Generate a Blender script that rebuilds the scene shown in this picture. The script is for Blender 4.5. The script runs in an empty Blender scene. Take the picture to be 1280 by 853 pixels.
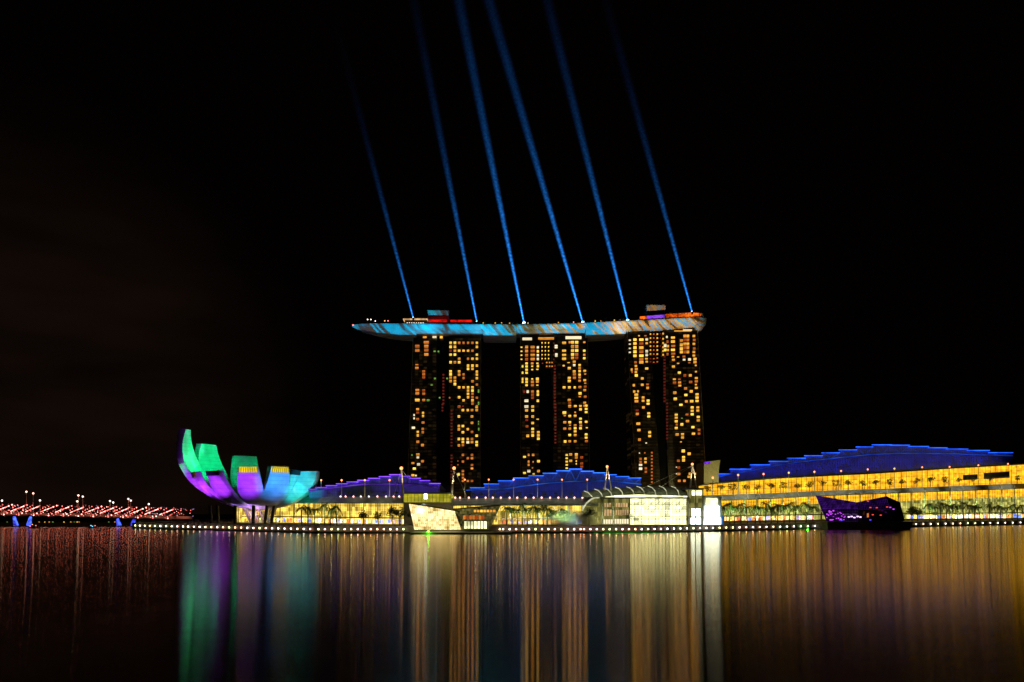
import bpy, math, random
from mathutils import Vector, Matrix
R = math.radians
random.seed(7)
sc = bpy.context.scene
col = sc.collection

# ------------------------------------------------------------------ camera, sky, exposure
F, HY, CZ = 1000.0, 642.0, 13.0          # focal length in photo pixels, horizon row, eye height over the water
cam = bpy.data.objects.new('camera', bpy.data.cameras.new('camera'))
col.objects.link(cam)
cam.location = (0, 0, CZ); cam.rotation_euler = (R(90), 0, 0)
cam.data.sensor_width = 36; cam.data.lens = 36 * F / 1280
cam.data.shift_y = (HY - 426.5) / 1280
cam.data.clip_start = 1; cam.data.clip_end = 20000
sc.camera = cam

w = bpy.data.worlds.new("World"); sc.world = w; w.use_nodes = True
nt = w.node_tree; nt.nodes.clear()
wo = nt.nodes.new('ShaderNodeOutputWorld')
sky = nt.nodes.new('ShaderNodeTexSky'); sky.sky_type = 'NISHITA'; sky.sun_disc = False
sky.sun_elevation = R(-9); sky.sun_rotation = R(200)
bg = nt.nodes.new('ShaderNodeBackground'); bg.inputs[1].default_value = 0.05
nt.links.new(sky.outputs[0], bg.inputs[0])
# faint town glow low over the left-hand horizon (a direction in the world)
tc = nt.nodes.new('ShaderNodeTexCoord')
dp = nt.nodes.new('ShaderNodeVectorMath'); dp.operation = 'DOT_PRODUCT'
dp.inputs[1].default_value = Vector((-0.55, 0.83, 0.08)).normalized()
nt.links.new(tc.outputs['Generated'], dp.inputs[0])
mr = nt.nodes.new('ShaderNodeMapRange'); mr.interpolation_type = 'SMOOTHSTEP'
mr.inputs[1].default_value = 0.93; mr.inputs[2].default_value = 1.0
mr.inputs[3].default_value = 0.0; mr.inputs[4].default_value = 1.0
nt.links.new(dp.outputs['Value'], mr.inputs[0])
nz = nt.nodes.new('ShaderNodeTexNoise'); nz.inputs['Scale'].default_value = 5
mp = nt.nodes.new('ShaderNodeMapping'); mp.inputs['Scale'].default_value = (1, 1, 4)
nt.links.new(tc.outputs['Generated'], mp.inputs[0]); nt.links.new(mp.outputs[0], nz.inputs['Vector'])
mu = nt.nodes.new('ShaderNodeMath'); mu.operation = 'MULTIPLY'
nt.links.new(mr.outputs[0], mu.inputs[0]); nt.links.new(nz.outputs[0], mu.inputs[1])
ma = nt.nodes.new('ShaderNodeMath'); ma.operation = 'MULTIPLY_ADD'
ma.inputs[1].default_value = 0.009; ma.inputs[2].default_value = 0.0006
nt.links.new(mu.outputs[0], ma.inputs[0])
bg2 = nt.nodes.new('ShaderNodeBackground'); bg2.inputs[0].default_value = (1, .50, .30, 1)
nt.links.new(ma.outputs[0], bg2.inputs[1])
ad = nt.nodes.new('ShaderNodeAddShader')
nt.links.new(bg.outputs[0], ad.inputs[0]); nt.links.new(bg2.outputs[0], ad.inputs[1])
nt.links.new(ad.outputs[0], wo.inputs[0])

sc.view_settings.view_transform = 'Standard'; sc.view_settings.look = 'None'
sc.view_settings.exposure = 0.0; sc.view_settings.gamma = 1
sc.view_settings.use_curve_mapping = False
cy = sc.cycles
cy.max_bounces = 5; cy.diffuse_bounces = 2; cy.glossy_bounces = 3; cy.transparent_max_bounces = 12
cy.volume_bounces = 0; cy.use_denoising = True; cy.sample_clamp_indirect = 6
cy.caustics_reflective = True; cy.volume_max_steps = 256

# ------------------------------------------------------------------ helpers
def X(px, D): return (px - 640) * D / F
def Z(py, D): return CZ + (HY - py) * D / F
def P(px, py, D): return Vector((X(px, D), D, Z(py, D)))
def interp(tab, v):
    if v <= tab[0][0]: return tab[0][1]
    for (a, fa), (b, fb) in zip(tab, tab[1:]):
        if v <= b: return fa + (fb - fa) * (v - a) / (b - a)
    return tab[-1][1]
def lin(r, g, b):
    f = lambda c: ((c / 255 + .055) / 1.055) ** 2.4 if c > 10 else c / 255 / 12.92
    return (f(r), f(g), f(b))
def frange(a, b, s):
    n = max(1, round((b - a) / s)); return [a + (b - a) * i / n for i in range(n + 1)]

class MB:
    def __init__(s): s.v = []; s.f = []; s.m = []; s.mi = 0
    def q(s, *pts):
        i = len(s.v); s.v += [Vector(p) for p in pts]; s.f.append(tuple(range(i, i + len(pts)))); s.m.append(s.mi)
    def box(s, x0, x1, y0, y1, z0, z1):
        s.hexa([(x0, y0, z0), (x1, y0, z0), (x1, y0, z1), (x0, y0, z1)], [(x0, y1, z0), (x1, y1, z0), (x1, y1, z1), (x0, y1, z1)])
        return s
    def hexa(s, fr, bk):
        n = len(fr); i = len(s.v); s.v += [Vector(p) for p in fr] + [Vector(p) for p in bk]
        s.f.append(tuple(range(i, i + n))); s.f.append(tuple(range(i + 2 * n - 1, i + n - 1, -1)))
        for k in range(n):
            l = (k + 1) % n; s.f.append((i + l, i + k, i + n + k, i + n + l))
        s.m += [s.mi] * (n + 2); return s
    def prism(s, pts, D, depth):        # outline in photo pixels standing at distance D, real thickness
        return s.hexa([P(a, b, D) for a, b in pts], [P(a, b, D) + Vector((0, depth, 0)) for a, b in pts])
    def loft(s, rings, cap=True, closed=True):
        i = len(s.v); n = len(rings[0])
        for r in rings: s.v += [Vector(p) for p in r]
        for a in range(len(rings) - 1):
            for k in range(n if closed else n - 1):
                l = (k + 1) % n
                s.f.append((i + a * n + k, i + a * n + l, i + (a + 1) * n + l, i + (a + 1) * n + k)); s.m.append(s.mi)
        if cap and closed:
            s.f.append(tuple(i + k for k in range(n))[::-1]); s.f.append(tuple(i + (len(rings) - 1) * n + k for k in range(n)))
            s.m += [s.mi] * 2
        return s
    def tube(s, pts, r, n=6, r1=None):
        pts = [Vector(p) for p in pts]; rings = []
        for k, p in enumerate(pts):
            d = (pts[min(k + 1, len(pts) - 1)] - pts[max(k - 1, 0)]).normalized()
            u = d.orthogonal().normalized(); u = (u if abs(d.z) < .9 else Vector((1, 0, 0)) - d * d.x).normalized()
            v = d.cross(u)
            rr = r if r1 is None else r + (r1 - r) * k / (len(pts) - 1)
            rings.append([p + (u * math.cos(2 * math.pi * j / n) + v * math.sin(2 * math.pi * j / n)) * rr for j in range(n)])
        return s.loft(rings)
    def ball(s, c, r, n=8, m=5, sz=1):
        c = Vector(c); rings = []
        for a in range(m + 1):
            t = math.pi * (0.04 + 0.92 * a / m)
            rings.append([c + Vector((r * math.sin(t) * math.cos(2 * math.pi * j / n), r * math.sin(t) * math.sin(2 * math.pi * j / n), -sz * r * math.cos(t))) for j in range(n)])
        return s.loft(rings)
    def strip(s, pxs, yt, yb, Df, thick):   # a wall that follows a curve on the ground
        rings = []
        for p in pxs:
            D = Df(p); a, b = P(p, yb(p), D), P(p, yt(p), D); t = Vector((0, thick, 0))
            rings.append([a, b, b + t, a + t])
        return s.loft(rings)
    def build(s, name, mats, parent=None, origin=None, smooth=False):
        o0 = Vector(origin) if origin is not None else (Vector(parent['_o']) if parent is not None else Vector((0, 0, 0)))
        me = bpy.data.meshes.new(name); me.from_pydata([v - o0 for v in s.v], [], s.f)
        if not isinstance(mats, (list, tuple)): mats = [mats]
        for m in mats: me.materials.append(m)
        for p, i in zip(me.polygons, s.m): p.material_index = i; p.use_smooth = smooth
        me.update()
        o = bpy.data.objects.new(name, me); col.objects.link(o)
        if parent is not None: o.parent = parent
        else: o.location = o0
        o['_o'] = tuple(o0)
        return o

def tag(o, label=None, cat=None, group=None, kind=None):
    if label: o['label'] = label
    if cat: o['category'] = cat
    if group: o['group'] = group
    if kind: o['kind'] = kind
    return o
def thing(name, loc, label, cat, group=None):
    o = bpy.data.objects.new(name, None); col.objects.link(o); o.location = loc; o['_o'] = tuple(loc)
    o.empty_display_size = .5
    return tag(o, label, cat, group)
def copy_tree(o, parent=None):
    c = o.copy(); col.objects.link(c); c.parent = parent
    for ch in [x for x in ALLCH.get(o.name, [])]: copy_tree(ch, c)
    return c
ALLCH = {}
def reg(o):
    ALLCH[o.name] = list(o.children)
    for c in o.children: reg(c)
ONES = 'zeroth first second third fourth fifth sixth seventh eighth ninth tenth eleventh twelfth thirteenth fourteenth fifteenth sixteenth seventeenth eighteenth nineteenth'.split()
def nth(i):
    if i < 20: return ONES[i]
    t = {2: 'twent', 3: 'thirt', 4: 'fort', 5: 'fift'}[i // 10]
    return t + 'ieth' if i % 10 == 0 else t + 'y-' + ONES[i % 10]

# ------------------------------------------------------------------ materials
def newmat(name):
    m = bpy.data.materials.new(name); m.use_nodes = True; n = m.node_tree; n.nodes.clear()
    return m, n, n.nodes.new('ShaderNodeOutputMaterial')
def pbr(name, c, rough=.6, metal=0, var=.25, scale=.5, bump=0):
    m, n, out = newmat(name)
    b = n.nodes.new('ShaderNodeBsdfPrincipled'); b.inputs['Roughness'].default_value = rough; b.inputs['Metallic'].default_value = metal
    t = n.nodes.new('ShaderNodeTexCoord'); z = n.nodes.new('ShaderNodeTexNoise'); z.inputs['Scale'].default_value = scale; z.inputs['Detail'].default_value = 5
    n.links.new(t.outputs['Object'], z.inputs['Vector'])
    r = n.nodes.new('ShaderNodeMapRange'); r.inputs[1].default_value = .3; r.inputs[2].default_value = .7
    r.inputs[3].default_value = 1 - var; r.inputs[4].default_value = 1 + var
    n.links.new(z.outputs[0], r.inputs[0])
    x = n.nodes.new('ShaderNodeVectorMath'); x.operation = 'SCALE'; x.inputs[0].default_value = c
    n.links.new(r.outputs[0], x.inputs['Scale']); n.links.new(x.outputs[0], b.inputs['Base Color'])
    if bump:
        bp = n.nodes.new('ShaderNodeBump'); bp.inputs['Strength'].default_value = bump
        n.links.new(z.outputs[0], bp.inputs['Height']); n.links.new(bp.outputs[0], b.inputs['Normal'])
    n.links.new(b.outputs[0], out.inputs[0]); return m
def emit(name, c, st, cell=None, lo=.5, hi=1.3, c2=None, noise=0.0, objrand=False):
    """lamp, lit window or added glow; cell = size in metres of the rooms behind the glass, each lit a little differently"""
    m, n, out = newmat(name); L = n.links
    e = n.nodes.new('ShaderNodeEmission'); e.inputs[0].default_value = (*c, 1); e.inputs[1].default_value = st
    fac = None
    if cell:
        g = n.nodes.new('ShaderNodeTexCoord'); d = n.nodes.new('ShaderNodeVectorMath'); d.operation = 'DIVIDE'
        d.inputs[1].default_value = (cell[0], 1e4, cell[1]); L.new(g.outputs['Object'], d.inputs[0])
        fl = n.nodes.new('ShaderNodeVectorMath'); fl.operation = 'FLOOR'; L.new(d.outputs[0], fl.inputs[0])
        wn = n.nodes.new('ShaderNodeTexWhiteNoise'); wn.noise_dimensions = '3D'; L.new(fl.outputs[0], wn.inputs['Vector'])
        nz = n.nodes.new('ShaderNodeTexNoise'); nz.inputs['Scale'].default_value = .09; nz.inputs['Detail'].default_value = 3; L.new(g.outputs['Object'], nz.inputs['Vector'])
        av = n.nodes.new('ShaderNodeMath'); av.operation = 'MULTIPLY_ADD'; av.inputs[1].default_value = 1.2; 
        sb = n.nodes.new('ShaderNodeMath'); sb.operation = 'MULTIPLY'; sb.inputs[1].default_value = .55
        L.new(wn.outputs['Value'], sb.inputs[0]); L.new(nz.outputs[0], av.inputs[0]); L.new(sb.outputs[0], av.inputs[2])
        fac = av.outputs[0]; rng = (.45, 1.35)
    elif objrand:
        g = n.nodes.new('ShaderNodeObjectInfo'); t = n.nodes.new('ShaderNodeTexCoord')
        nz = n.nodes.new('ShaderNodeTexNoise'); nz.inputs['Scale'].default_value = 2.2; L.new(t.outputs['Object'], nz.inputs['Vector'])
        av = n.nodes.new('ShaderNodeMath'); av.operation = 'ADD'; L.new(g.outputs['Random'], av.inputs[0]); L.new(nz.outputs[0], av.inputs[1])
        fac = av.outputs[0]; rng = (.4, 1.5)
    elif noise:
        t = n.nodes.new('ShaderNodeTexCoord'); nz = n.nodes.new('ShaderNodeTexNoise'); nz.inputs['Scale'].default_value = noise; nz.inputs['Detail'].default_value = 4
        L.new(t.outputs['Object'], nz.inputs['Vector']); fac = nz.outputs[0]; rng = (.35, .65)
    if fac is not None:
        mr = n.nodes.new('ShaderNodeMapRange'); mr.inputs[1].default_value = rng[0]; mr.inputs[2].default_value = rng[1]
        mr.inputs[3].default_value = lo * st; mr.inputs[4].default_value = hi * st
        L.new(fac, mr.inputs[0]); L.new(mr.outputs[0], e.inputs[1])
        if c2:
            mx = n.nodes.new('ShaderNodeMix'); mx.data_type = 'RGBA'; mx.inputs[6].default_value = (*c2, 1); mx.inputs[7].default_value = (*c, 1)
            m2 = n.nodes.new('ShaderNodeMapRange'); m2.inputs[1].default_value = rng[0]; m2.inputs[2].default_value = rng[1]
            L.new(fac, m2.inputs[0]); L.new(m2.outputs[0], mx.inputs[0]); L.new(mx.outputs[2], e.inputs[0])
    L.new(e.outputs[0], out.inputs[0]); return m

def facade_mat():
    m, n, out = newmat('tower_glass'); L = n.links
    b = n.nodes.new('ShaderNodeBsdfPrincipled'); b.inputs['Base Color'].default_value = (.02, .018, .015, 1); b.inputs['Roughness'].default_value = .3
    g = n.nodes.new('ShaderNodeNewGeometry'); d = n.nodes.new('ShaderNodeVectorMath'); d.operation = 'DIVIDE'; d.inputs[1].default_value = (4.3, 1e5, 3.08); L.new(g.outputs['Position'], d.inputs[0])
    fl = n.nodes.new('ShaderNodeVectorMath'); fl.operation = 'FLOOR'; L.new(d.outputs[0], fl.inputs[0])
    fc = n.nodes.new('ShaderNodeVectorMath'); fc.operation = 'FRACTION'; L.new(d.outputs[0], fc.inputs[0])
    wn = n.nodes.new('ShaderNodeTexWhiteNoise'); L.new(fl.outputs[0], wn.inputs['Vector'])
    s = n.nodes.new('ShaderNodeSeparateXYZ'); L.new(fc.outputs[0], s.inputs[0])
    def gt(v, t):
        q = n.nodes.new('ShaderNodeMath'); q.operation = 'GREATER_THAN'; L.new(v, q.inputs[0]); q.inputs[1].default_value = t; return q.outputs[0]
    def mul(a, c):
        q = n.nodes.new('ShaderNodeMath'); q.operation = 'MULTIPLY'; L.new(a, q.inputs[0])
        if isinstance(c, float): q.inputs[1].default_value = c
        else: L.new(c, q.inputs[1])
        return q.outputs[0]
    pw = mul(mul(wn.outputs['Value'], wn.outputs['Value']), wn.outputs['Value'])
    L.new(mul(mul(mul(gt(s.outputs[0], .22), gt(s.outputs[2], .3)), pw), .02), b.inputs['Emission Strength'])  # faint brown glow put into the glass in room-sized cells
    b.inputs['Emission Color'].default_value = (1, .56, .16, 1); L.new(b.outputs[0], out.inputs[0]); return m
def shell_mat():
    m, n, out = newmat('museum_shell'); L = n.links
    b = n.nodes.new('ShaderNodeBsdfPrincipled'); b.inputs['Roughness'].default_value = .5
    g = n.nodes.new('ShaderNodeNewGeometry'); s = n.nodes.new('ShaderNodeSeparateXYZ'); L.new(g.outputs['Position'], s.inputs[0])
    q = n.nodes.new('ShaderNodeMath'); q.operation = 'PINGPONG'; q.inputs[1].default_value = 1.6; L.new(s.outputs[2], q.inputs[0])
    r = n.nodes.new('ShaderNodeMapRange'); r.inputs[1].default_value = .0; r.inputs[2].default_value = .22; r.inputs[3].default_value = .55; r.inputs[4].default_value = 1; L.new(q.outputs[0], r.inputs[0])
    z = n.nodes.new('ShaderNodeTexNoise'); z.inputs['Scale'].default_value = .12; z.inputs['Detail'].default_value = 6; L.new(g.outputs['Position'], z.inputs['Vector'])
    z2 = n.nodes.new('ShaderNodeMapRange'); z2.inputs[1].default_value = .3; z2.inputs[2].default_value = .7; z2.inputs[3].default_value = .42; z2.inputs[4].default_value = .78; L.new(z.outputs[0], z2.inputs[0])
    x = n.nodes.new('ShaderNodeMath'); x.operation = 'MULTIPLY'; L.new(r.outputs[0], x.inputs[0]); L.new(z2.outputs[0], x.inputs[1])
    L.new(x.outputs[0], b.inputs['Base Color']); L.new(b.outputs[0], out.inputs[0]); return m
M = dict(
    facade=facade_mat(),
    core=pbr('core_glass', (.008, .010, .013), .15, 0, .4, .05),
    ledge=pbr('tower_ledge', (.16, .13, .09), .7, 0, .3, .1),
    fin=pbr('tower_fin', (.35, .33, .25), .5),
    hull=pbr('hull_panels', (.42, .42, .41), .45, 0, .12, .15),
    deck=pbr('deck', (.2, .18, .15), .8),
    roofrib=pbr('roof_rib', (.03, .045, .12), .5),
    conc=pbr('concrete', (.30, .29, .26), .8, 0, .25, .35),
    concd=pbr('dark_concrete', (.12, .115, .105), .8, 0, .3, .3),
    canopy=pbr('canopy_metal', (.20, .215, .18), .45, .2, .25, .2),
    steel=pbr('painted_steel', (.7, .68, .62), .4),
    dsteel=pbr('dark_steel', (.05, .05, .055), .4, .5),
    bark=pbr('bark', (.12, .09, .06), .9),
    palm=pbr('palm_leaf', (.045, .075, .025), .6, 0, .5, .6),
    leaf=pbr('tree_leaf', (.05, .08, .025), .7, 0, .5, .8),
    petal=shell_mat(),
    roof=pbr('hall_roof', (.10, .17, .44), .5, 0, .2, .1),
    hallwall=pbr('hall_wall', (.05, .09, .26), .5, 0, .3, .12),
    ground=pbr('paving', (.16, .15, .135), .85, 0, .3, .4),
    purpleglass=pbr('dark_crystal_glass', (.035, .022, .05), .12, .3, .4, .2),
    boat=pbr('boat_hull', (.12, .05, .04), .5),
    mullion=pbr('mullion', (.16, .14, .08), .6),
    w_y=emit('window_yellow', lin(255, 205, 80), 1.25, objrand=True, lo=.5, hi=1.35, c2=lin(250, 150, 50)),
    w_o=emit('window_orange', lin(255, 165, 70), .85, objrand=True, lo=.4, hi=1.2, c2=lin(225, 85, 30)),
    w_r=emit('window_red', lin(170, 60, 45), .55, objrand=True, lo=.6, hi=1.2),
    w_rd=emit('stair_window_red', lin(165, 62, 50), .32, objrand=True, lo=.6, hi=1.2),
    w_w=emit('window_white', lin(255, 235, 190), 1.15, objrand=True, lo=.7, hi=1.2),
    w_g=emit('window_green', lin(150, 210, 90), .6, objrand=True, lo=.6, hi=1.2),
)
G = lambda nm, rgb, s, **k: emit(nm, lin(*rgb), s, **k)
M['glow_cream'] = G('lit_glazing_cream', (244, 208, 90), 2.1, cell=(2.6, 3.2), lo=.35, hi=1.25, c2=lin(150, 120, 40))
M['glow_yellow'] = G('lit_terrace_wall', (255, 200, 42), 1.5, cell=(5, 2.6), lo=.55, hi=1.15, c2=lin(255, 170, 32))
M['glow_link'] = G('lit_link_wall', (235, 215, 60), .6, cell=(3, 2), lo=.6, hi=1.3, c2=lin(200, 200, 50))
M['glow_white'] = G('lit_white_glazing', (245, 244, 180), 2.7, cell=(3.6, 2.6), lo=.2, hi=1.4)
M['glow_pav'] = G('lit_pavilion_glass', (252, 230, 178), 1.9, cell=(1.6, 1.6), lo=.3, hi=1.35, c2=lin(240, 205, 110))
M['glow_hot'] = G('very_bright_doorway', (235, 255, 250), 4.5)
M['lamp_white'] = G('lamp_white', (255, 240, 225), 3.2)
M['lamp_quay'] = G('lamp_quay', (255, 225, 235), 2.2)
def quay_lamp_mat():
    m, n, out = newmat('quay_lamp_light'); e = n.nodes.new('ShaderNodeEmission'); oi = n.nodes.new('ShaderNodeObjectInfo'); cr = n.nodes.new('ShaderNodeValToRGB')
    cr.color_ramp.interpolation = 'CONSTANT'
    cs = [(1, .62, .34), (1, .5, .3), (.9, .85, .4), (1, .75, .5), (.75, .85, .4), (1, .6, .5), (1, .8, .7), (.9, .7, .35)]
    cr.color_ramp.elements[0].color = (*cs[0], 1); cr.color_ramp.elements[1].position = .125; cr.color_ramp.elements[1].color = (*cs[1], 1)
    for k, c in enumerate(cs[2:]): q = cr.color_ramp.elements.new(.25 + .125 * k); q.color = (*c, 1)
    n.links.new(oi.outputs['Random'], cr.inputs[0]); n.links.new(cr.outputs[0], e.inputs[0]); e.inputs[1].default_value = 15; n.links.new(e.outputs[0], out.inputs[0]); return m
M['quay_light'] = quay_lamp_mat()
M['lamp_orange'] = G('lamp_orange', (255, 150, 90), 3.0)
M['lamp_pink'] = G('lamp_pink', (255, 190, 180), 3.5)
M['led_red'] = G('led_red_white', (255, 115, 105), 3.2)
M['led_pinkwhite'] = G('led_pink_white', (255, 150, 140), 5.5)
M['pier_glow'] = G('pier_blue', (70, 110, 255), 1.2, noise=.3, lo=.3, hi=1.9, c2=lin(70, 50, 230))  # blue light on the bridge piers, put in as their own glow
M['skylight'] = G('skylight_yellow', (240, 205, 30), 1.0, cell=(2.2, 6), lo=.7, hi=1.2)

def facing(Df, p, py, off, up, aim_off, aim_up):
    a = P(p - 8, py, Df(p - 8)); c = P(p + 8, py, Df(p + 8)); t = c - a; t.z = 0; t.normalize(); nrm = Vector((t.y, -t.x, 0)); w0 = P(p, py, Df(p))
    return w0 + nrm * off + Vector((0, 0, up)), w0 + nrm * aim_off + Vector((0, 0, aim_up))
def wlamp(name, kind, loc, energy, color, size=1, aim=None, spot=None, blend=.6, sizey=None):
    l = bpy.data.lights.new(name, kind); l.energy = energy; l.color = color
    o = bpy.data.objects.new(name, l); o.location = loc
    if kind == 'AREA':
        l.size = size
        if sizey: l.shape = 'RECTANGLE'; l.size_y = sizey
    else: l.shadow_soft_size = size
    if aim is not None:
        d = Vector(aim) - Vector(loc); o.rotation_euler = d.to_track_quat('-Z', 'Y').to_euler()
    if spot: l.spot_size = R(spot); l.spot_blend = blend
    col.objects.link(o); return o

# ------------------------------------------------------------------ water and ground
QF = [(165, 661), (280, 664), (400, 667), (800, 667), (1000, 662.3), (1150, 658.8), (1290, 656), (1500, 656)]
def qd(px): return CZ * F / (interp(QF, px) - HY)     # distance of the quay edge
DECK = 5.2

m, n, out = newmat('night_water'); L = n.links
geo = n.nodes.new('ShaderNodeNewGeometry')
tan = n.nodes.new('ShaderNodeCombineXYZ'); tan.inputs[0].default_value = 1
mp = n.nodes.new('ShaderNodeMapping'); mp.inputs['Scale'].default_value = (.02, .35, 1); L.new(geo.outputs['Position'], mp.inputs[0])
nz = n.nodes.new('ShaderNodeTexNoise'); nz.inputs['Scale'].default_value = 1; nz.inputs['Detail'].default_value = 4; L.new(mp.outputs[0], nz.inputs['Vector'])
bp = n.nodes.new('ShaderNodeBump'); bp.inputs['Strength'].default_value = .12; bp.inputs['Distance'].default_value = .10; L.new(nz.outputs[0], bp.inputs['Height'])
fr = n.nodes.new('ShaderNodeFresnel'); fr.inputs[0].default_value = 1.33
def gl(rough, an, tint=(1, .89, .68)):
    g = n.nodes.new('ShaderNodeBsdfAnisotropic'); g.inputs['Color'].default_value = (*tint, 1)
    g.inputs['Roughness'].default_value = rough; g.inputs['Anisotropy'].default_value = an
    L.new(tan.outputs[0], g.inputs['Tangent']); L.new(bp.outputs[0], g.inputs['Normal']); return g
g1 = gl(.072, .80); g2 = gl(.145, .85)
mx = n.nodes.new('ShaderNodeMixShader'); mx.inputs[0].default_value = .5
L.new(g1.outputs[0], mx.inputs[1]); L.new(g2.outputs[0], mx.inputs[2])
df = n.nodes.new('ShaderNodeBsdfDiffuse'); df.inputs[0].default_value = (.004, .006, .007, 1)
m2 = n.nodes.new('ShaderNodeMixShader'); fm = n.nodes.new('ShaderNodeMath'); fm.operation = 'MULTIPLY'; fm.use_clamp = True; fm.inputs[1].default_value = 1.9; L.new(fr.outputs[0], fm.inputs[0]); L.new(fm.outputs[0], m2.inputs[0]); L.new(df.outputs[0], m2.inputs[1]); L.new(mx.outputs[0], m2.inputs[2])
L.new(m2.outputs[0], out.inputs[0]); M['water'] = m
b = MB(); b.q((-6000, -300, 0), (6000, -300, 0), (6000, 9000, 0), (-6000, 9000, 0))
tag(b.build('water', M['water']), kind='structure')

edge = [P(p, 0, qd(p)) for p in [165, 200, 240, 280, 320, 360, 400, 500, 600, 700, 800, 850, 900, 950, 1000, 1050, 1100, 1150, 1200, 1290, 1500]]
edge = [Vector((v.x, v.y, 0)) for v in edge]
left = [Vector((-2500, 1250, 0)), Vector((-700, 1230, 0)), Vector((-470, 1180, 0)), Vector((-360, 900, 0))]
outl = left + edge
b = MB()
for a, c in zip(outl, outl[1:]):
    up = Vector((0, 0, DECK)); dn = Vector((0, 0, -3))
    b.q(a + dn, c + dn, c + up, a + up)
top = [v + Vector((0, 0, DECK)) for v in outl] + [Vector((4500, outl[-1].y, DECK)), Vector((4500, 8500, DECK)), Vector((-6000, 8500, DECK)), Vector((-6000, 1260, DECK))]
b.q(*top)
tag(b.build('ground', M['ground']), kind='structure')
# lower boardwalk step along the quay
b = MB(); rings = []
for p in frange(167, 1285, 12):
    D = qd(p); rings.append([(X(p, D), D - 3, .9), (X(p, D), D - 3, 1.3), (X(p, D), D + 1, 1.3), (X(p, D), D + 1, .9)])
b.loft(rings); tag(b.build('boardwalk', M['concd']), kind='structure')

# ------------------------------------------------------------------ hotel towers
ubox = {}
def winmesh(mat):
    if mat not in ubox:
        me = bpy.data.meshes.new('window'); 
        v = [(x, y, z) for x in (-.5, .5) for y in (-.5, .5) for z in (-.5, .5)]
        me.from_pydata(v, [], [(0, 1, 3, 2), (4, 6, 7, 5), (0, 4, 5, 1), (2, 3, 7, 6), (0, 2, 6, 4), (1, 5, 7, 3)])
        me.materials.append(M[mat]); ubox[mat] = me
    return ubox[mat]
TD = 770.0
S = 100 / 853
def seq(a, b, st): return [a + st * i for i in range(int((b - a) / st + 1.5))]
def W(ox, oy, data):
    r = []
    for x, ys, w_, h_, mt in data:
        for y in ys: r.append((ox + x * S, oy + y * S, w_ * S, h_ * S, mt))
    return r
y_, o_, r_, w_, g_, rd = 'w_y', 'w_o', 'w_r', 'w_w', 'w_g', 'w_rd'
T1 = W(505, 410, [(142, [195, 240], 52, 34, o_), (238, [155], 62, 34, o_), (238, [195, 237, 284], 50, 34, o_), (222, [100], 46, 24, y_), (325, [98], 50, 26, w_), (397, [100], 34, 26, y_),
    (137, [428], 40, 28, o_), (210, [465, 497, 530], 34, 28, o_), (142, [665, 700], 44, 30, o_), (210, [668, 703, 770], 34, 28, o_), (142, [770], 54, 32, y_), (257, [772], 34, 22, g_),
    (497, [160, 203, 287, 367, 465, 497, 532, 568], 30, 30, y_), (497, [243], 30, 30, r_), (543, [160, 203, 243, 287, 367, 532, 568, 600], 30, 30, y_),
    (588, [160, 500, 840], 30, 28, o_), (588, [243, 330, 367, 465, 635, 740], 30, 28, y_), (635, [160, 497, 535], 26, 28, o_), (635, [243, 635, 773], 30, 26, y_),
    (683, [160, 330], 26, 28, o_), (683, [243, 403, 437, 635, 670, 705, 740], 28, 28, y_), (730, [160, 243, 703, 740, 808], 28, 28, o_), (730, [330, 403, 437, 570, 635, 670, 773], 30, 28, y_),
    (777, [160, 203, 287, 330, 403, 467, 500, 537], 28, 28, y_), (777, [605, 745, 835], 28, 24, o_), (795, [675, 805], 18, 40, g_)]) + \
 W(505, 505, [(145, [58, 95, 163], 34, 28, o_), (108, [120, 155], 16, 24, w_), (203, [97, 130], 24, 28, y_), (203, [200], 34, 26, o_), (100, [255], 38, 28, w_), (200, [268, 303], 28, 28, o_),
    (147, [300, 337], 26, 28, y_), (147, [405], 34, 30, o_), (197, [440], 34, 30, o_), (148, [540], 40, 26, y_), (148, [572], 30, 24, w_), (197, [612], 32, 28, o_), (95, [632], 34, 24, y_), (155, [645], 36, 30, w_), (110, [690], 36, 30, y_), (95, [762], 36, 28, y_), (127, [765], 18, 20, w_),
    (585, [32], 30, 28, o_), (585, [135, 237, 272, 375, 443], 28, 30, y_), (628, [67, 237, 303, 375, 407], 30, 28, y_), (628, [440, 545, 615, 717, 752, 787, 822], 28, 28, o_),
    (680, [67, 270, 375], 28, 28, y_), (680, [410], 34, 30, w_), (680, [580, 822], 28, 28, o_), (725, [67, 135, 203, 408], 32, 28, y_), (725, [300, 375, 545, 580, 652, 688, 822], 30, 28, o_), (775, [35, 67, 340, 408, 440], 30, 28, y_), (582, [752], 28, 32, y_)])
T1s = W(505, 410, [(327, [250], 26, 16, g_), (367, [252], 18, 18, g_), (330, [540], 24, 20, g_), (295, [608], 26, 16, g_), (380, [745], 18, 18, g_), (487, [745], 16, 18, o_), (420, seq(500, 800, 34), 24, 20, rd), (137, [393], 36, 14, o_), (460, [540], 20, 18, g_)]) + \
 W(505, 505, [(410, [8, 40, 72], 22, 18, rd), (507, seq(72, 445, 34), 24, 20, rd), (507, seq(548, 830, 34), 24, 20, rd), (575, [610, 650], 10, 14, o_), (795, [190, 215], 12, 18, g_), (797, [270], 16, 34, g_), (628, [27], 24, 18, r_), (85, [545], 16, 18, g_)])
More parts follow.
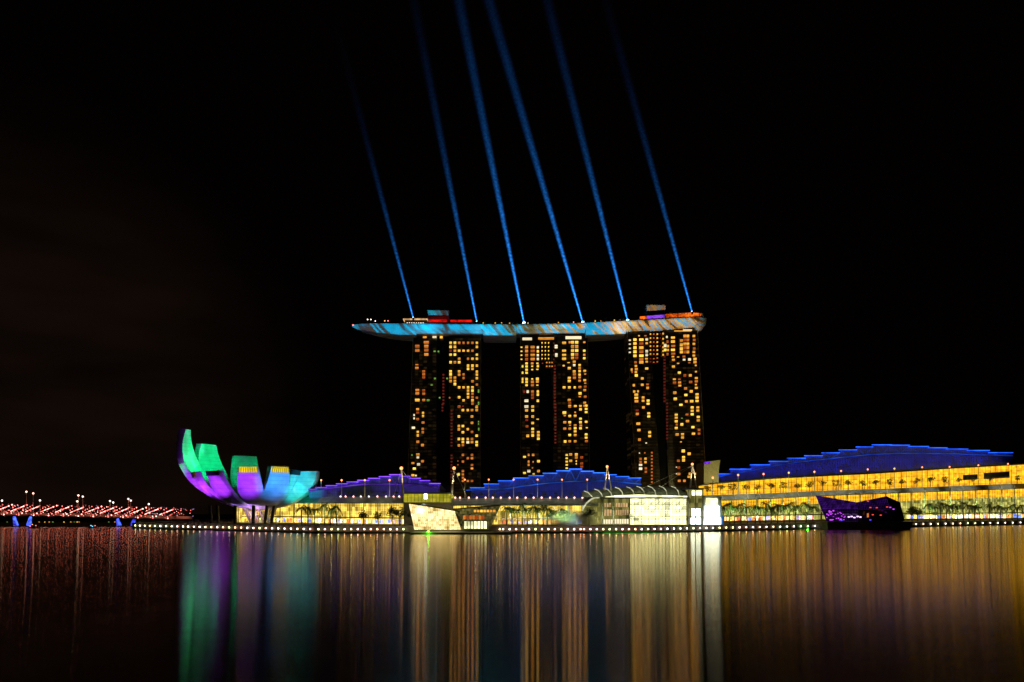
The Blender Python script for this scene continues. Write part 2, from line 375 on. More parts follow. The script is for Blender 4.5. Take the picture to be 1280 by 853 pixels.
T2 = W(643, 410, [(136, [118], 118, 32, w_), (338, [113], 195, 28, y_), (630, [105], 196, 36, w_),
    (130, [205, 247, 292, 335], 36, 32, o_), (130, [378, 410, 445, 478, 545, 575, 610], 30, 28, y_), (195, [205, 290], 52, 30, y_), (195, [247, 333], 52, 30, o_), (190, [378], 32, 26, o_),
    (250, [207, 292, 332], 26, 28, w_), (250, [250, 407], 26, 30, y_), (87, [410, 478, 545, 575], 20, 30, y_), (192, [575, 610], 36, 28, o_), (245, [543, 573], 34, 28, y_),
    (105, [680], 26, 28, r_), (142, [680], 28, 34, w_), (193, [678, 712, 745], 34, 28, o_), (250, [678, 712, 778], 28, 30, y_), (128, [778, 840], 48, 32, w_), (195, [840], 34, 28, y_),
    (445, [200], 34, 44, w_), (447, [290], 30, 44, w_), (530, [160, 330], 48, 28, y_), (530, [243, 290], 48, 28, y_), (590, [155], 28, 28, o_), (620, [155, 198, 241, 284, 322], 36, 34, y_), (664, [155, 241], 38, 34, y_), (664, [198, 284, 322], 38, 34, o_),
    (745, [155, 287], 28, 24, o_), (745, [243, 325], 30, 28, y_), (585, [430, 535, 567, 770], 36, 28, y_), (590, [805, 840], 34, 28, o_), (638, [362, 465], 34, 28, y_), (638, [398], 30, 26, w_), (640, [497, 533], 36, 28, o_),
    (695, [398, 463, 500], 28, 26, y_), (695, [432, 530, 565], 30, 26, o_), (750, [460, 560, 665, 800, 833], 32, 28, y_), (755, [628, 735], 32, 28, o_), (530, [635], 34, 26, y_), (586, [635], 32, 26, y_), (643, [635], 26, 26, y_), (698, [632], 36, 28, o_), (700, [700], 36, 34, y_)]) + \
 W(643, 505, [(130, [70, 135], 36, 28, y_), (132, [172], 34, 28, r_), (135, [240], 34, 28, o_), (195, [70, 135, 205, 268, 303, 338], 32, 28, y_), (142, [342], 34, 32, y_), (255, [303, 337, 372], 32, 28, y_),
    (533, [95], 44, 34, y_), (537, [197, 265], 36, 28, o_), (590, [25, 130, 197, 265, 333, 400], 32, 28, y_), (648, [25, 128, 230, 262, 295, 333, 400], 32, 28, y_), (705, [25, 60, 160, 197, 262], 32, 28, y_), (708, [232], 32, 24, o_),
    (765, [20, 55, 90, 193, 327, 362], 32, 28, y_), (768, [398], 34, 28, o_), (541, [402], 30, 30, y_), (108, [567, 738], 34, 26, y_), (152, [545, 615, 650], 22, 28, o_), (154, [718], 38, 32, w_), (200, [545], 30, 28, o_), (257, [612, 717], 34, 30, y_),
    (558, [545, 580, 615, 650, 685], 28, 22, y_), (600, [540, 608], 36, 28, y_), (660, [540, 573], 34, 30, y_), (717, [572, 637, 672], 36, 30, o_)])
T2s = W(643, 410, [(75, [207, 250, 292, 335], 24, 14, y_), (295, [160, 203, 245, 287, 328], 13, 14, y_), (330, [160, 203, 245, 287, 328], 13, 14, y_), (365, [160, 203, 245, 287, 328], 13, 14, y_), (420, [165, 203, 245, 287, 335], 14, 18, rd),
    (345, [370, 410], 18, 14, o_), (375, [370, 410], 16, 14, o_), (402, [370, 410], 16, 14, o_), (300, [378], 16, 12, r_), (430, seq(405, 840, 34), 24, 22, rd), (190, [410, 445, 545], 24, 14, y_), (245, [378, 442, 610], 26, 14, y_), (578, [370], 30, 10, y_), (525, [403], 26, 16, y_), (755, [493, 590], 26, 12, o_), (697, [735], 28, 14, o_), (650, [835], 34, 24, y_), (703, [835], 28, 24, y_)]) + \
 W(643, 505, [(437, seq(5, 415, 34), 24, 22, rd), (248, [165], 30, 12, y_), (537, [127], 26, 14, o_), (593, [230], 24, 18, o_), (772, [255], 22, 12, y_), (648, [92], 20, 22, o_), (200, [617], 14, 20, o_), (192, [682], 14, 14, o_), (205, [747], 28, 14, y_), (660, [610, 640], 14, 20, y_)])
T3 = W(782, 405, [(610, [76], 210, 12, y_), (660, [66], 110, 12, w_), (100, [168, 212, 255, 298, 340], 38, 34, y_), (106, [410], 30, 26, o_), (168, [168, 255, 340, 410], 50, 32, y_), (168, [212, 298, 380], 48, 32, o_), (225, [165, 292, 332], 30, 30, w_), (225, [207, 402], 28, 24, y_),
    (422, [232], 32, 40, w_), (422, [280], 30, 34, y_), (447, [190, 323], 24, 30, o_), (452, [238, 280], 22, 28, y_), (505, [148, 190, 278], 46, 28, y_), (508, [235, 320], 46, 28, o_),
    (595, [180, 225, 265, 300], 34, 34, y_), (632, [130, 172, 255, 300], 34, 34, o_), (632, [215], 34, 34, y_), (664, [130, 215, 300], 30, 34, y_), (664, [172, 255], 30, 34, o_),
    (728, [130, 215, 300, 337], 30, 28, y_), (732, [172, 262], 30, 28, o_), (740, [375, 408], 36, 30, y_), (510, [385, 457], 34, 28, y_), (622, [350], 34, 26, o_), (624, [382], 30, 22, w_), (682, [380], 32, 30, w_),
    (110, [450, 515], 28, 26, y_), (114, [485, 550], 34, 32, y_), (65, [490], 22, 34, y_), (225, [475], 36, 30, y_), (178, [582, 650], 32, 28, y_), (233, [645], 30, 24, o_), (235, [682], 30, 32, y_), (88, [655], 26, 30, y_), (92, [722], 26, 28, y_), (132, [720], 20, 26, y_), (114, [755, 790], 44, 28, y_), (116, [825], 44, 30, o_), (187, [785, 820], 32, 28, y_), (240, [818, 850], 34, 28, y_),
    (573, [522], 34, 30, y_), (576, [627], 34, 28, o_), (578, [660], 34, 26, y_), (632, [550], 32, 32, o_), (690, [550], 32, 30, y_), (754, [578, 683], 34, 26, y_), (754, [612], 36, 30, o_), (520, [592], 34, 22, y_), (522, [628], 38, 30, o_), (525, [735], 38, 32, y_), (530, [800], 38, 32, y_), (694, [620], 38, 30, o_), (640, [690], 34, 34, o_), (643, [760], 34, 30, y_), (648, [828], 32, 30, o_), (700, [720], 34, 32, y_), (705, [825], 40, 30, y_), (762, [752, 787, 822], 36, 28, y_)])
T3 += W(782, 505, [(190, [38], 32, 28, y_), (123, [70], 36, 26, r_), (125, [108], 34, 30, o_), (135, [212], 46, 32, y_), (142, [280], 38, 30, y_), (148, [382], 32, 34, y_), (247, [100, 133], 34, 28, y_), (257, [303, 343], 32, 30, y_),
    (160, [587, 620], 28, 28, o_), (160, [650, 692], 38, 30, w_), (212, [585, 622], 28, 28, y_), (216, [688, 725], 28, 28, o_), (590, [12], 38, 28, y_), (710, [38, 75, 112], 34, 28, y_), (770, [38, 72], 34, 26, y_), (655, [115], 34, 26, o_), (540, [118, 150, 187, 258], 34, 28, y_), (600, [220], 32, 34, y_), (660, [185], 38, 30, y_), (775, [140, 177], 36, 28, y_), (718, [250], 34, 30, y_), (550, [327], 38, 30, y_), (607, [325, 360], 34, 28, y_), (783, [278, 318], 30, 28, o_), (724, [320], 38, 30, y_),
    (615, [503], 38, 36, y_), (678, [533], 36, 34, y_), (618, [570, 603], 34, 30, y_), (563, [607], 34, 28, o_), (567, [680], 32, 32, o_), (568, [748], 34, 30, o_), (572, [820], 32, 32, o_), (627, [820], 30, 32, o_), (687, [745], 32, 28, y_), (745, [745], 30, 28, y_), (675, [778], 32, 26, y_)])
T3s = W(782, 405, [(45, seq(175, 315, 43), 24, 16, w_), (265, [110, 152, 195, 238, 280, 323], 16, 18, y_), (300, [110, 152, 195, 238, 280, 323], 16, 18, o_), (338, [110, 152, 195, 238, 280, 323], 18, 18, y_), (400, [105, 160, 205, 250, 290, 330], 18, 22, y_), (370, [105, 152, 238], 10, 14, r_),
    (265, [372, 405], 18, 14, r_), (300, [372, 410], 18, 12, o_), (338, [365, 405], 18, 14, o_), (143, [127], 20, 14, y_), (212, [127], 28, 14, o_), (440, [140], 20, 26, w_), (560, [355, 422], 26, 14, y_), (680, [415], 26, 12, o_), (748, [443], 20, 18, y_), (505, [350], 30, 16, y_), (70, [515], 16, 20, o_), (415, seq(350, 840, 34), 24, 22, rd), (750, [510, 648], 22, 18, y_), (573, [592], 28, 18, o_), (222, [372], 32, 18, y_)]) + \
 W(782, 505, [(443, seq(-5, 375, 34), 24, 22, rd), (280, seq(520, 840, 35), 22, 20, o_), (148, [525], 12, 14, w_), (205, [523], 16, 16, o_), (220, [418], 18, 14, w_), (590, [405], 20, 14, y_), (545, [222], 24, 26, o_), (542, [675, 745], 12, 16, w_), (600, [155], 20, 14, g_)])

towers = [
    ('glass hotel tower on the left, its dark core strip widest', (516.5, 601, 509, 600), (420, 420), (545, 561, 545, 562), T1, T1s),
    ('glass hotel tower in the middle of the three, under the long deck', (650.5, 734.5, 650.5, 737.5), (420, 416), (674, 689, 674, 692), T2, T2s),
    ('glass hotel tower on the right with the densest lit rooms', (784, 872.5, 795.5, 883.5), (414, 409), (812.5, 829, 826, 836), T3, T3s)]
for lab, (tl, tr, bl, br), (ytl, ytr), (c0, c1, c2, c3), big, small in towers:
    YB = 652.0
    L_ = lambda y, a=tl, b_=bl: a + (b_ - a) * (y - 420) / (612 - 420)
    R_ = lambda y, a=tr, b_=br: a + (b_ - a) * (y - 420) / (612 - 420)
    C0 = lambda y, a=c0, b_=c2: a + (b_ - a) * (y - 420) / 192
    C1 = lambda y, a=c1, b_=c3: a + (b_ - a) * (y - 420) / 192
    base = P((bl + br) / 2, 642, TD); base.z = DECK
    t = thing('hotel_tower', base, lab, 'skyscraper', 'hotel towers carrying the long roof deck')
    zc = lambda px, py, D: P(px, py, D)
    yb = 655.0
    for nm, a0, a1 in (('facade_panel', L_, C0), ('facade_panel', C1, R_)):
        f = MB(); f.prism([(a0(yb), yb), (a1(yb), yb), (a1(ytr), ytr), (a0(ytl), ytl)], TD, 18)
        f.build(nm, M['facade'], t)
        s = MB()
        for y in frange(ytl + 9, 640, 4.0):
            for s0, s1 in ((a0(y) + .5, a1(y) - .5),):
                s.hexa([P(s0, y + .35, TD - 1.1), P(s1, y + .35, TD - 1.1), P(s1, y, TD - 1.1), P(s0, y, TD - 1.1)],
                       [P(s0, y + .35, TD - .01), P(s1, y + .35, TD - .01), P(s1, y, TD - .01), P(s0, y, TD - .01)])
        s.build('balcony_slabs', M['ledge'], t)
    f = MB(); f.prism([(C0(yb) + .1, yb), (C1(yb) - .1, yb), (C1(ytl) - .1, (ytl + ytr) / 2), (C0(ytl) + .1, (ytl + ytr) / 2)], TD + 3, 14)
    f.build('glass_core', M['core'], t)
    f = MB()   # the leaning rear slab
    f.hexa([P(L_(yb), yb, TD) + Vector((2, 55, 0)), P(R_(yb), yb, TD) + Vector((-2, 55, 0)), P(R_(ytr), ytr, TD) + Vector((-2, 18.2, -1)), P(L_(ytl), ytl, TD) + Vector((2, 18.2, -1))],
           [P(L_(yb), yb, TD) + Vector((2, 75, 0)), P(R_(yb), yb, TD) + Vector((-2, 75, 0)), P(R_(ytr), ytr, TD) + Vector((-2, 36, -1)), P(L_(ytl), ytl, TD) + Vector((2, 36, -1))])
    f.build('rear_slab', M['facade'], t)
    for e, y0 in ((L_, ytl), (R_, ytr)):
        f = MB(); f.hexa([P(e(yb) - .25, yb, TD - 2), P(e(yb) + .25, yb, TD - 2), P(e(y0) + .25, y0, TD - 2), P(e(y0) - .25, y0, TD - 2)],
                         [P(e(yb) - .25, yb, TD) + Vector((0, 1, 0)), P(e(yb) + .25, yb, TD) + Vector((0, 1, 0)), P(e(y0) + .25, y0, TD) + Vector((0, 1, 0)), P(e(y0) - .25, y0, TD) + Vector((0, 1, 0))])
        f.build('edge_fin', M['fin'], t)
    big.sort(key=lambda q: -q[2] * q[3])
    for (px, py, ww, hh, mt) in big[:100]:
        o = bpy.data.objects.new('window', winmesh(mt)); col.objects.link(o); o.parent = t
        c = P(px, py, TD - .5); o.location = c - base; o.scale = (ww * .77 * .86, .8, hh * .77 * .8)
    rest = big[100:] + small
    f = MB(); ms = [y_, o_, r_, w_, g_, rd]
    for (px, py, ww, hh, mt) in rest:
        f.mi = ms.index(mt); c = P(px, py, TD - .5); a, bb = ww * .77 * .42, hh * .77 * .4
        f.box(c.x - a, c.x + a, c.y - .4, c.y + .4, c.z - bb, c.z + bb)
    tag(f.build('window', [M[k] for k in ms], t), 'the many smaller lit windows', kind='stuff')

# ------------------------------------------------------------------ the long roof deck
yt = [(440, 406.5), (450, 405), (470, 404.6), (520, 404.8), (600, 405.6), (650, 406), (700, 405), (740, 403.5), (780, 401.5), (830, 399), (870, 396.8), (882, 397.5)]
yb2 = [(440, 408.5), (446, 411.5), (455, 414.5), (470, 418), (490, 420.8), (512, 422.6), (519, 423), (520, 419), (603, 419), (604, 424.5), (645, 425), (646, 418), (732, 417), (733, 423.5), (760, 422.2), (783, 420), (784, 415), (871, 409.5), (872, 414.5), (879, 413), (883, 406)]
b = MB(); rings = []
pxs = sorted(set(frange(440, 883, 6) + [441.5, 443, 519, 520, 603, 604, 645, 646, 732, 733, 783, 784, 871, 872, 880, 882]))
for p in pxs:
    D0 = 778.0
    hw = 17 * min(1, math.sqrt(max(.004, (p - 439) / 55))) * (1 if p < 868 else math.sqrt(max(.08, 1 - ((p - 868) / 15.5) ** 2)))
    yT, yB = interp(yt, p), interp(yb2, p)
    DT = D0 - hw; zt = Z(yT, DT); zb = Z(yB, D0 - hw * .7)
    zr = zt - 1.2
    x = X(p, DT); ring = [(x, D0 - hw, zt), (x, D0 - hw, zr)]
    for a in range(1, 8):
        an = math.pi * a / 8; ring.append((x, D0 - hw * math.cos(an), zr - (zr - zb) * math.sin(an) ** .8))
    ring += [(x, D0 + hw, zr), (x, D0 + hw, zt)]
    rings.append(ring)
b.loft(rings)
base = P(660, 410, 778)
sp = thing('sky_deck', base, 'long curved boat-shaped roof deck lit cyan and amber across three towers', 'roof deck')
b.build('hull', M['hull'], sp)
b = MB(); b.mi = 0
rr = []
for p in pxs[3:-2]:
    DT = 761.2; rr.append([P(p, interp(yt, p) - .1, DT), P(p, interp(yt, p) - .75, DT), P(p, interp(yt, p) - .75, DT) + Vector((0, .3, 0)), P(p, interp(yt, p) - .1, DT) + Vector((0, .3, 0))])
b.loft([r for p, r in zip(pxs[3:-2], rr) if 495 < p < 868]); b.build('railing', M['dsteel'], sp)
for a0, a1, nm in ((519, 603, 0), (646, 732, 0), (784, 871, 0)):
    pass
def dk(px): return interp(yt, px)
# pavilions, lift rooms and lights on the deck
def deckbox(px0, px1, y0, D, dep, mat, name, par, yb=None):
    b = MB(); b.hexa([P(px0, yb if yb else dk(px0) + .1, D), P(px1, yb if yb else dk(px1) + .1, D), P(px1, y0, D), P(px0, y0, D)],
                     [P(px0, yb if yb else dk(px0) + .1, D) + Vector((0, dep, 0)), P(px1, yb if yb else dk(px1) + .1, D) + Vector((0, dep, 0)), P(px1, y0, D) + Vector((0, dep, 0)), P(px0, y0, D) + Vector((0, dep, 0))])
    return b.build(name, mat, par)
M['w_strip'] = G('bar_strip_warm', (255, 190, 120), 1.3, cell=(2, 9), lo=.3, hi=1.4)
M['r_strip'] = G('bar_strip_red', (255, 24, 15), .9, cell=(1.6, 1.1), lo=.15, hi=1.4)
M['o_strip'] = G('club_strip_orange', (255, 120, 20), .9, cell=(1.3, 1.0), lo=.02, hi=1.8, c2=lin(220, 60, 20))
M['v_strip'] = G('club_strip_violet', (150, 70, 255), 1.0, cell=(1.6, 1.2), lo=.3, hi=1.5)
M['liftroom'] = pbr('lift_room', (.30, .22, .16), .8)
t = thing('roof_pavilion', P(520, 404, 766), 'low warm-lit restaurant pavilion at the pointed end of the roof deck', 'pavilion')
deckbox(506, 534, 400, 768, 8, M['concd'], 'wall', t); deckbox(504, 534, 398.2, 767, 10, M['w_strip'], 'lit_band', t, 399.9); deckbox(503, 535, 397.7, 766, 12, M['dsteel'], 'roof', t, 398.1)
b = MB()
for p in frange(509, 529, 2.9): b.ball(P(p, 404.0, 763.0), .45, 6, 4)
b.build('light_row', M['lamp_white'], t)
t = thing('lift_room', P(547, 404, 774), 'tall brown lift room box over the left tower', 'rooftop room')
deckbox(534.5, 560.5, 388.5, 774, 12, M['liftroom'], 'wall', t, 404); deckbox(534, 561, 387.9, 773.5, 13, M['concd'], 'parapet', t, 388.4)
t = thing('red_bar', P(562, 404, 766), 'red lit bar canopy in front of the brown lift room', 'bar')
deckbox(536, 558, 399.6, 767, 5, M['r_strip'], 'lit_band', t, 402.8); deckbox(563, 590, 400.1, 767, 5, M['r_strip'], 'lit_band', t, 402.2); deckbox(535, 591, 403, 766, 7, M['concd'], 'counter', t)
t = thing('lift_room', P(820, 399, 774), 'squat brown lift room box over the right tower', 'rooftop room')
deckbox(808.5, 832, 382, 774, 12, M['liftroom'], 'wall', t, 399); deckbox(808, 832.5, 381.4, 773.5, 13, M['concd'], 'parapet', t, 381.9)
t = thing('rooftop_club', P(840, 398, 766), 'orange and violet lit rooftop club above the right tower', 'club')
b = MB(); b.prism([(800, 399.6), (880, 396.3), (878, 391.6), (866, 390.3), (835, 392), (800, 395.6)], 768, 9); b.build('wall', M['concd'], t)
b = MB(); b.prism([(832, 397), (876, 395.2), (877, 392), (866, 391), (832, 393)], 767.2, .6); b.build('lit_front', M['o_strip'], t)
b = MB(); b.prism([(809, 398.4), (831, 397.2), (831, 393.6), (809, 395)], 767.2, .6); b.build('window', M['v_strip'], t)
b = MB(); b.prism([(800, 399.2), (808, 398.6), (808, 395.4), (800, 396)], 767.2, .6); b.build('lit_front', M['o_strip'], t)

# ------------------------------------------------------------------ plants (prototypes)
def leafy(c, r, n, size, rnd, sz=.8, hollow=.35):
    b = MB()
    for _ in range(n):
        d = Vector((rnd.gauss(0, 1), rnd.gauss(0, 1), rnd.gauss(0, 1))).normalized() * r * (hollow + (1 - hollow) * rnd.random() ** .6)
        d.z *= sz; p = Vector(c) + d
        u = Vector((rnd.gauss(0, 1), rnd.gauss(0, 1), rnd.gauss(0, 1))).normalized(); v = u.orthogonal().normalized()
        s = size * rnd.uniform(.6, 1.3)
        b.q(p - u * s, p - v * s * .6, p + u * s, p + v * s * .6)
    return b
def far(o): return o
protos = {}
def make_palm(k):
    rnd = random.Random(100 + k); h = 8.2 + rnd.uniform(-.8, 1)
    t = thing('palm_tree', (0, 0, 0), 'x', 'palm tree')
    lx, ly = rnd.uniform(-.5, .5), rnd.uniform(-.5, .5)
    b = MB(); b.tube([(lx * s * s, ly * s * s, h * s) for s in (0, .25, .5, .75, 1)], .32, 7, .2); b.build('trunk', M['bark'], t)
    b = MB()
    nf = 15
    for j in range(nf):
        a = 2 * math.pi * j / nf + rnd.uniform(-.2, .2); up = rnd.uniform(.1, 1.1); ln = rnd.uniform(3.2, 4.4)
        dr = Vector((math.cos(a), math.sin(a), 0)); side = Vector((-dr.y, dr.x, 0)); pts = []
        for s in range(7):
            q = s / 6; pts.append(Vector((lx, ly, h)) + dr * ln * q * (1 - .15 * q) + Vector((0, 0, ln * (up * q - 1.15 * q * q))))
        for s in range(6):
            p0, p1 = pts[s], pts[s + 1]; wd = .75 * math.sin(math.pi * (.15 + .8 * (s + .5) / 6))
            for sg in (-1, 1):
                tip = (p0 + p1) / 2 + side * sg * wd + dr * .35 - Vector((0, 0, wd * .55))
                b.q(p0, (p0 + p1) / 2 , tip)
                tip2 = p1 + side * sg * wd * .9 + dr * .3 - Vector((0, 0, wd * .6)); b.q((p0 + p1) / 2, p1, tip2)
    b.build('crown', M['palm'], t); reg(t); return t
def make_tree(k, name='broadleaf_tree', h=9, r=3.6, n=420, size=.42):
    rnd = random.Random(200 + k)
    t = thing(name, (0, 0, 0), 'x', 'tree')
    b = MB(); b.tube([(0, 0, 0), (.15, 0, h * .3), (.1, .1, h * .6)], .3 * r / 3.6, 7, .14)
    lumps = []
    for j in range(6):
        a = j * 1.05 + rnd.random(); q = Vector((math.cos(a) * r * .55, math.sin(a) * r * .55, h - r * .8 + rnd.uniform(-.3, .6) * r))
        b.tube([(.1, 0, h * .4), (q * .6 + Vector((0, 0, h * .25))), q], .12 * r / 3.6, 5, .05); lumps.append(q)
    lumps.append(Vector((0, 0, h - r * .35)))
    b.build('trunk', M['bark'], t)
    c = MB()
    for q in lumps:
        l = leafy(q, r * rnd.uniform(.42, .62), n // 7, size, rnd)
        i = len(c.v); c.v += l.v; c.f += [tuple(x + i for x in f) for f in l.f]; c.m += l.m
    c.build('crown', M['leaf'], t); reg(t); return t
def put(proto, loc, s, rz, label, group, first, cat=None):
    o = proto if first else copy_tree(proto)
    o.location = loc; o.scale = (s, s, s); o.rotation_euler = (0, 0, rz); o['label'] = label; o['group'] = group
    return o
used = {}
def plant(kind, i, loc, s, label, group):
    k = (kind, i % {'palm': 4, 'tree': 3, 'terrace': 4, 'shrub': 2}[kind])
    first = k not in protos
    if first:
        protos[k] = {'palm': lambda: make_palm(k[1]), 'tree': lambda: make_tree(k[1]),
                     'terrace': lambda: make_tree(10 + k[1], 'terrace_tree', 7.5, 3.4, 170, .5), 'shrub': lambda: make_tree(30 + k[1], 'roof_shrub', 2.6, 1.5, 160, .28)}[kind]()
    return put(protos[k], loc, s, random.uniform(0, 6.28), label, group, first)

G1 = 'small trees on the roof deck'
for j, p in enumerate([599, 606, 613, 619, 626, 632, 639, 646]):
    plant('shrub', j, P(p, dk(p) + .3, 768), random.uniform(.9, 1.5), f'{nth(j+1)} small tree from the left in the deck garden between left and middle towers', G1)
for j, p in enumerate([744, 750, 757, 763, 769, 775, 779]):
    plant('shrub', j, P(p, dk(p) + .3, 768), random.uniform(.9, 1.5), f'{nth(j+1)} small tree from the left in the deck garden beside the rooftop club', G1)
dl = [(459.5, 399.6, 'lamp_white'), (463.5, 399.6, 'lamp_white'), (469, 401.5, 'lamp_quay'), (481, 401.3, 'lamp_orange'), (485, 401.3, 'led_red'), (604, 404, 'w_y'), (619, 404, 'w_y'), (627, 403.8, 'w_y'), (637, 404.2, 'w_y'), (660, 404.2, 'w_w'),
      (698, 403.4, 'w_y'), (717, 403, 'led_red'), (744, 401.6, 'w_y'), (751, 401.5, 'w_o'), (768, 400.4, 'w_y'), (775, 400, 'w_o'), (441.5, 406.6, 'led_red')]
def small_lamp(px, py, D, zb, mat, name, label, group, r=.5):
    b = MB(); c = P(px, py, D); b.tube([(c.x, c.y, zb), (c.x, c.y, c.z - r * .6)], r * .3, 5); b.mi = 1; b.ball(c, r, 7, 5)
    o = b.build(name, [M['dsteel'], M[mat]], origin=(c.x, c.y, zb)); return tag(o, label, 'lamp', group)
for j, (p, y, mt) in enumerate(dl):
    small_lamp(p, y, 762.5, Z(dk(p), 762.5), mt, 'deck_lamp', f'{nth(j+1)} glowing lamp from the left on the roof deck edge', 'lamps on the roof deck', .55 if j < 16 else .7)

# searchlights and their beams in the damp air
def beam_mat(name, st, Lz):
    m, n, out = newmat(name); L = n.links
    t = n.nodes.new('ShaderNodeTexCoord'); s = n.nodes.new('ShaderNodeSeparateXYZ'); L.new(t.outputs['Object'], s.inputs[0])
    def mth(op, a, b_=None, cl=False):
        q = n.nodes.new('ShaderNodeMath'); q.operation = op; q.use_clamp = cl
        for i, v in enumerate((a, b_)):
            if v is None: continue
            if isinstance(v, (int, float)): q.inputs[i].default_value = v
            else: L.new(v, q.inputs[i])
        return q.outputs[0]
    xx = mth('MULTIPLY', s.outputs[0], s.outputs[0]); yy = mth('MULTIPLY', s.outputs[1], s.outputs[1])
    r = mth('SQRT', mth('ADD', xx, yy))
    Rz = mth('MULTIPLY_ADD', s.outputs[2], .023); Rz.node.inputs[2].default_value = .9
    q = mth('DIVIDE', r, Rz)
    q1 = mth('SUBTRACT', 1, mth('MULTIPLY', q, q), True); prof = mth('POWER', q1, 3.0)
    att = mth('EXPONENT', mth('MULTIPLY', s.outputs[2], -1 / Lz))
    nz = n.nodes.new('ShaderNodeTexNoise'); nz.inputs['Scale'].default_value = .03; nz.inputs['Detail'].default_value = 3; L.new(t.outputs['Object'], nz.inputs['Vector'])
    nf = n.nodes.new('ShaderNodeTexNoise'); nf.inputs['Scale'].default_value = .45; nf.inputs['Detail'].default_value = 2; L.new(t.outputs['Object'], nf.inputs['Vector'])
    e = mth('DIVIDE', mth('MULTIPLY', mth('MULTIPLY', prof, att), mth('MULTIPLY', mth('ADD', .5, nz.outputs[0]), mth('MULTIPLY', nf.outputs[0], mth('MULTIPLY', nf.outputs[0], 4.2)))), mth('MULTIPLY', Rz, Rz))
    em = n.nodes.new('ShaderNodeEmission'); em.inputs[0].default_value = (.02, .26, 1, 1)
    L.new(mth('MULTIPLY', e, st), em.inputs[1]); L.new(em.outputs[0], out.inputs['Volume'])
    try: m.cycles.volume_step_rate = .1
    except Exception: pass
    return m
beams = [((516.5, 397.5), (441, 110), 1.8, 52, 'searchlight over the pointed deck end, throwing the leftmost faint beam'),
         ((596, 402.5), (521, 20), 2.4, 75, 'searchlight right of the red bar, throwing the second beam from the left'),
         ((655, 404), (573.5, 0), 3.4, 108, 'bright searchlight above the middle tower left edge, third beam from the left'),
         ((728.5, 403.5), (611, 0), 3.4, 108, 'bright searchlight above the middle tower right edge, fourth beam from the left'),
         ((784.5, 401), (684, 0), 2.9, 90, 'searchlight left of the rooftop club, throwing the fifth beam from the left'),
         ((865, 390), (757, 0), 2.1, 66, 'searchlight on the rooftop club roof, throwing the rightmost beam')]
for i, ((ax, ay), (tx, ty), st, Lz, lab) in enumerate(beams):
    a = P(ax, ay, 766); c = P(tx, ty, 815); d = (c - a); ln = d.length * (1.28 if ty < 50 else 1.3)
    t = thing('searchlight', a, lab, 'searchlight', 'six searchlights on the roof deck')
    t.rotation_euler = (0, 0, 0)
    ro = d.to_track_quat('Z', 'Y')
    def add(bm, nm, mat):
        o = bm.build(nm, mat, t, origin=(0, 0, 0)); o.rotation_mode = 'QUATERNION'; o.rotation_quaternion = ro; return o
    b = MB(); b.tube([(0, 0, -1.6), (0, 0, -.4), (0, 0, .1)], .9, 12); add(b, 'housing', M['dsteel'])
    b = MB(); b.ball((0, 0, .3), 1.5 if 1 < i < 5 else .7, 12, 6, .6); add(b, 'lens', G('searchlight_lens', (150, 200, 255), 9))
    b = MB(); b.loft([[((.9 + .023 * z) * math.cos(k * math.pi / 8), (.9 + .023 * z) * math.sin(k * math.pi / 8), z) for k in range(16)] for z in frange(.5, ln, 40)])
    add(b, 'beam', beam_mat('beam_air', st, Lz))
    b = MB(); b.box(-.8, .8, -.8, .8, -2.6, -1.5); b.build('base', M['dsteel'], t, origin=(0, 0, 0))

